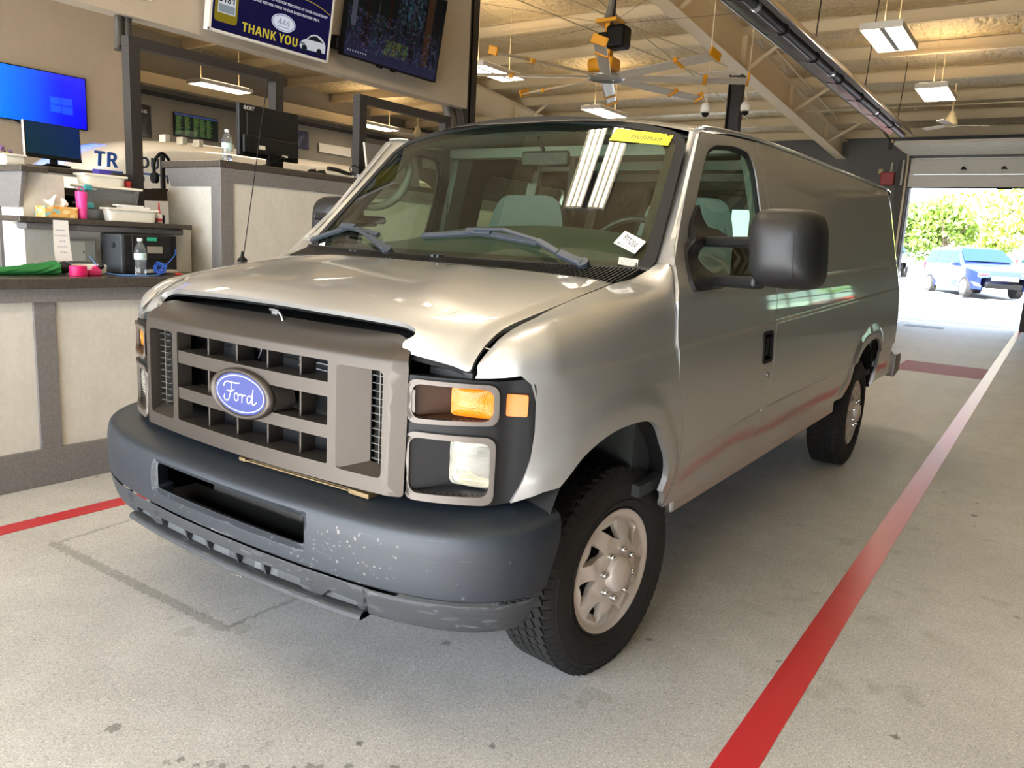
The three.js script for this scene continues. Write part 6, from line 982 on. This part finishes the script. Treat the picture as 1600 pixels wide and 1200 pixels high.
// ---------- outside ----------
const groundY = (z) => (z < -19.8 ? 0.032 * (-19.8 - z) : 0);
struct('pavement', [grid((u, v) => { const z = lerp(-19.8, -140, v); return [lerp(-90, 90, u), groundY(Math.max(z, -60)) - 0.005, z]; }, 2, 60), grid((u, v) => [lerp(-60, 60, u), -0.03, lerp(ZF + 0.3, 60, v)], 1, 1)].map((g) => uvXZ(g)), std(0xffffff, 0.85, 0, { map: noiseTex(256, grain([0.62, 0.615, 0.60], 0.03, 0.06), 0.4, 0.4) }));
function parkedCar(label, paint, kind, pos, turn) {
  const c = thing('parked_car', label, 'car', pos, turn);           // nose towards +z
  const L = 2.5, P = kind === 'minivan'
    ? { top: [[2.48, 0.72], [2.42, 0.86], [2.2, 0.98], [1.5, 1.12], [1.15, 1.2], [0.35, 1.68], [0, 1.74], [-1.6, 1.76], [-2.3, 1.66], [-2.45, 1.15], [-2.5, 0.7]], belt: 1.08 }
    : { top: [[2.35, 0.7], [2.3, 0.86], [2.1, 0.95], [1.3, 1.08], [0.95, 1.13], [0.25, 1.58], [-0.1, 1.63], [-1.5, 1.6], [-1.95, 1.5], [-2.25, 1.05], [-2.3, 0.65]], belt: 1.0 };
  const body = grid((u, s) => { const p = rowAt(P.top, u), f = (s - 0.5) * 2, a = Math.abs(f), g = Math.sign(f), end = 1 - 0.16 * Math.pow(Math.abs(p[0]) / 2.5, 6); const w = (y) => (0.93 - 0.18 * Math.max(0, y - P.belt) / 0.65) * end; if (a > 0.5) { const y = lerp(p[1] - 0.04, 0.28, (a - 0.5) / 0.5); return [g * (w(y) - (y < 0.45 ? 0.05 : 0)), y, p[0]]; } const q = a / 0.5; return [g * w(p[1] - 0.04) * q, p[1] - 0.04 * Math.pow(q, 5), p[0]]; }, 50, 36);
  mesh('body', body, paint, c);
  const glassM = std(0x16303a, 0.08, 0.2);
  const ws = kind === 'minivan' ? [[1.12, 1.22], [0.4, 1.66]] : [[0.92, 1.15], [0.3, 1.56]];
  mesh('windscreen', grid((u, v) => { const x = (u - 0.5) * 2 * lerp(0.84, 0.70, v); return [x, lerp(ws[0][1], ws[1][1], v) + 0.035, lerp(ws[0][0], ws[1][0], v) + 0.03 - 0.05 * (x / 0.8) ** 2 + 0.03]; }, 8, 4), glassM, c);
  const zs = kind === 'minivan' ? [[0.95, 0.1, 0.6], [0.02, -1.05, 0], [-1.13, -2.2, -0.2]] : [[0.75, -0.1, 0.55], [-0.18, -1.1, 0], [-1.18, -1.8, -0.25]], yt = P.belt + (kind === 'minivan' ? 0.54 : 0.44);
  for (const s of [1, -1]) for (const [a, b, k] of zs) mesh('side_window', panel(loopPts([[a, P.belt + 0.06], [b, P.belt + 0.06], [b - (k < 0 ? k : 0), yt], [a - (k > 0 ? k : 0), yt]], 0.1, 0.05), (z, y) => [s * (0.93 - 0.18 * (y - P.belt) / 0.65 + 0.006), y, z], { h: 0.2, rim: 0, out: [s, 0, 0] }), glassM, c);
  for (const z of kind === 'minivan' ? [1.55, -1.5] : [1.4, -1.3]) for (const s of [1, -1]) { const g = cyl(0.345, 0.345, 0.22, 28); g.rotateZ(Math.PI / 2); const w = mesh('wheel', g.translate(s * 0.84, 0.345, z), M.tyre, c); const r = lathe([[0, 0.02], [0.1, 0.03], [0.2, 0.01], [0.23, 0.02], [0.24, 0]], 28); r.rotateZ(-s * Math.PI / 2); mesh('rim', r.translate(s * 0.945, 0.345, z), M.cover, w); }
  const nz = P.top[0][0];
  for (const s of [1, -1]) { mesh('headlamp', bx(s * 0.5, s * 0.84, 0.70, 0.86, nz - 0.28, nz - 0.02, 0.05), M.chrome, c); mesh('tail_lamp', bx(s * 0.7, s * 0.86, 0.9, 1.25, -nz + 0.0, -nz + 0.12, 0.03), std(0xb02020, 0.3), c); mesh('door_mirror', bx(s * 0.93, s * 1.1, 1.06, 1.2, 0.65, 0.8, 0.04), paint, c); }
  mesh('front_grille', [bx(-0.45, 0.45, 0.6, 0.76, nz - 0.06, nz + 0.01, 0.02)], M.steel, c); mesh('lower_intake', bx(-0.6, 0.6, 0.34, 0.5, nz - 0.1, nz + 0.0, 0.03), M.black, c);
  return c;
}
const carPaint = (h) => phys(h, 0.3, 0.2, { clearcoat: 1, clearcoatRoughness: 0.05 });
const onG = (x, z) => [x, groundY(z), z];
parkedCar('dark blue minivan parked in the sun outside the rear door', carPaint(0x1d2a6b), 'minivan', onG(-0.6, -31.7), 28 * D2R);
parkedCar('dark blue car half hidden behind the van edge outside', carPaint(0x252c58), 'sedan', onG(-3.9, -29.5), 12 * D2R);
parkedCar('dark pickup-like car seen head-on between the blue cars outside', carPaint(0x27323c), 'minivan', onG(-5.6, -43), 15 * D2R);
parkedCar('pale silver car parked beyond the minivan at the right edge', carPaint(0xb9bec6), 'sedan', onG(2.2, -40), 30 * D2R);
parkedCar('red car parked outside the glazed second door', carPaint(0xa01818), 'sedan', onG(4.6, -26.5), 60 * D2R);
parkedCar('white car parked outside the glazed second door', carPaint(0xdddddd), 'minivan', onG(11.5, -27), 80 * D2R);
// trees: each a trunk and a crown of leaf cards
const leafG = (() => { const g = new THREE.BufferGeometry(); g.setAttribute('position', new THREE.Float32BufferAttribute([0, 0, 0, 0.5, 0.45, 0.1, 0, 1, 0.02, -0.5, 0.45, 0.1], 3)); g.setIndex([0, 1, 2, 0, 2, 3]); g.computeVertexNormals(); return clean(g); })();
const leafM = [0x7f9a34, 0x94a83c, 0x6f8c34, 0xa0a846].map((c) => phys(c, 0.8, 0, { transmission: 0.35, thickness: 0, side: THREE.DoubleSide }));
const bark = std(0x4d4133, 0.9);
function tree(label, x, z, h, r, k, n = 2600) {
  const t = thing('tree', label, 'tree', onG(x, Math.max(z, -60)), 0, 'sunlit trees behind the parked cars'); t.position.z = z;
  mesh('trunk', [move(cyl(0.08, 0.16, h * 0.6, 10), 0, h * 0.3, 0), ...[0, 1, 2, 3].map((i) => rod([0, h * 0.35, 0], [Math.cos(i * 1.7) * r * 0.6, h * 0.7, Math.sin(i * 1.7) * r * 0.6], 0.05))], bark, t);
  const cl = []; for (let i = 0; i < 16; i++) { const a = rr(0, 6.28), q = Math.sqrt(rnd()) * r * 0.75, y = rr(0.25, 0.92); cl.push([Math.cos(a) * q * (1.2 - 0.6 * y), y * h, Math.sin(a) * q * (1.2 - 0.6 * y), rr(0.3, 0.5) * r]); }
  const m = new THREE.InstancedMesh(leafG, leafM[k], n), o = new THREE.Object3D();
  for (let i = 0; i < n; i++) { const c = cl[i % cl.length], d = V(rr(-1, 1), rr(-1, 1), rr(-1, 1)).normalize().multiplyScalar(c[3] * Math.cbrt(rnd())); o.position.set(c[0] + d.x, Math.max(0.15, c[1] + d.y * 0.8), c[2] + d.z); o.rotation.set(rr(0, 6.28), rr(0, 6.28), rr(0, 6.28)); o.scale.setScalar(rr(0.16, 0.34)); o.updateMatrix(); m.setMatrixAt(i, o.matrix); }
  m.name = 'foliage'; m.userData.kind = 'stuff'; shadows(m); t.add(m);
}
[[-8.2, -47, 4.2, 2.2, 1], [-5.7, -48.5, 3.9, 2.0, 2], [-3.4, -47.5, 4.3, 2.1, 0], [-1.4, -49, 4.8, 2.3, 1], [0.9, -47.5, 5.2, 2.4, 3], [3.4, -49, 5.2, 2.5, 1], [6.0, -47, 5.0, 2.4, 0], [-11, -48, 4.6, 2.4, 0], [9, -48, 5.2, 2.6, 2]].forEach(([x, z, h, r, k], i) => tree(['yellow green tree above the half hidden blue car', 'darker green tree left of the minivan roof', 'light green tree just left above the minivan', 'bright yellow green tree above the minivan roof', 'tall pale green tree at the right edge of the opening', 'tall bright tree right of the opening', 'green tree behind the glazed door', 'green tree left of the opening, hidden by the van', 'broad green tree far to the right'][i], x, z, h, r, k));
renderer.render(scene, camera);
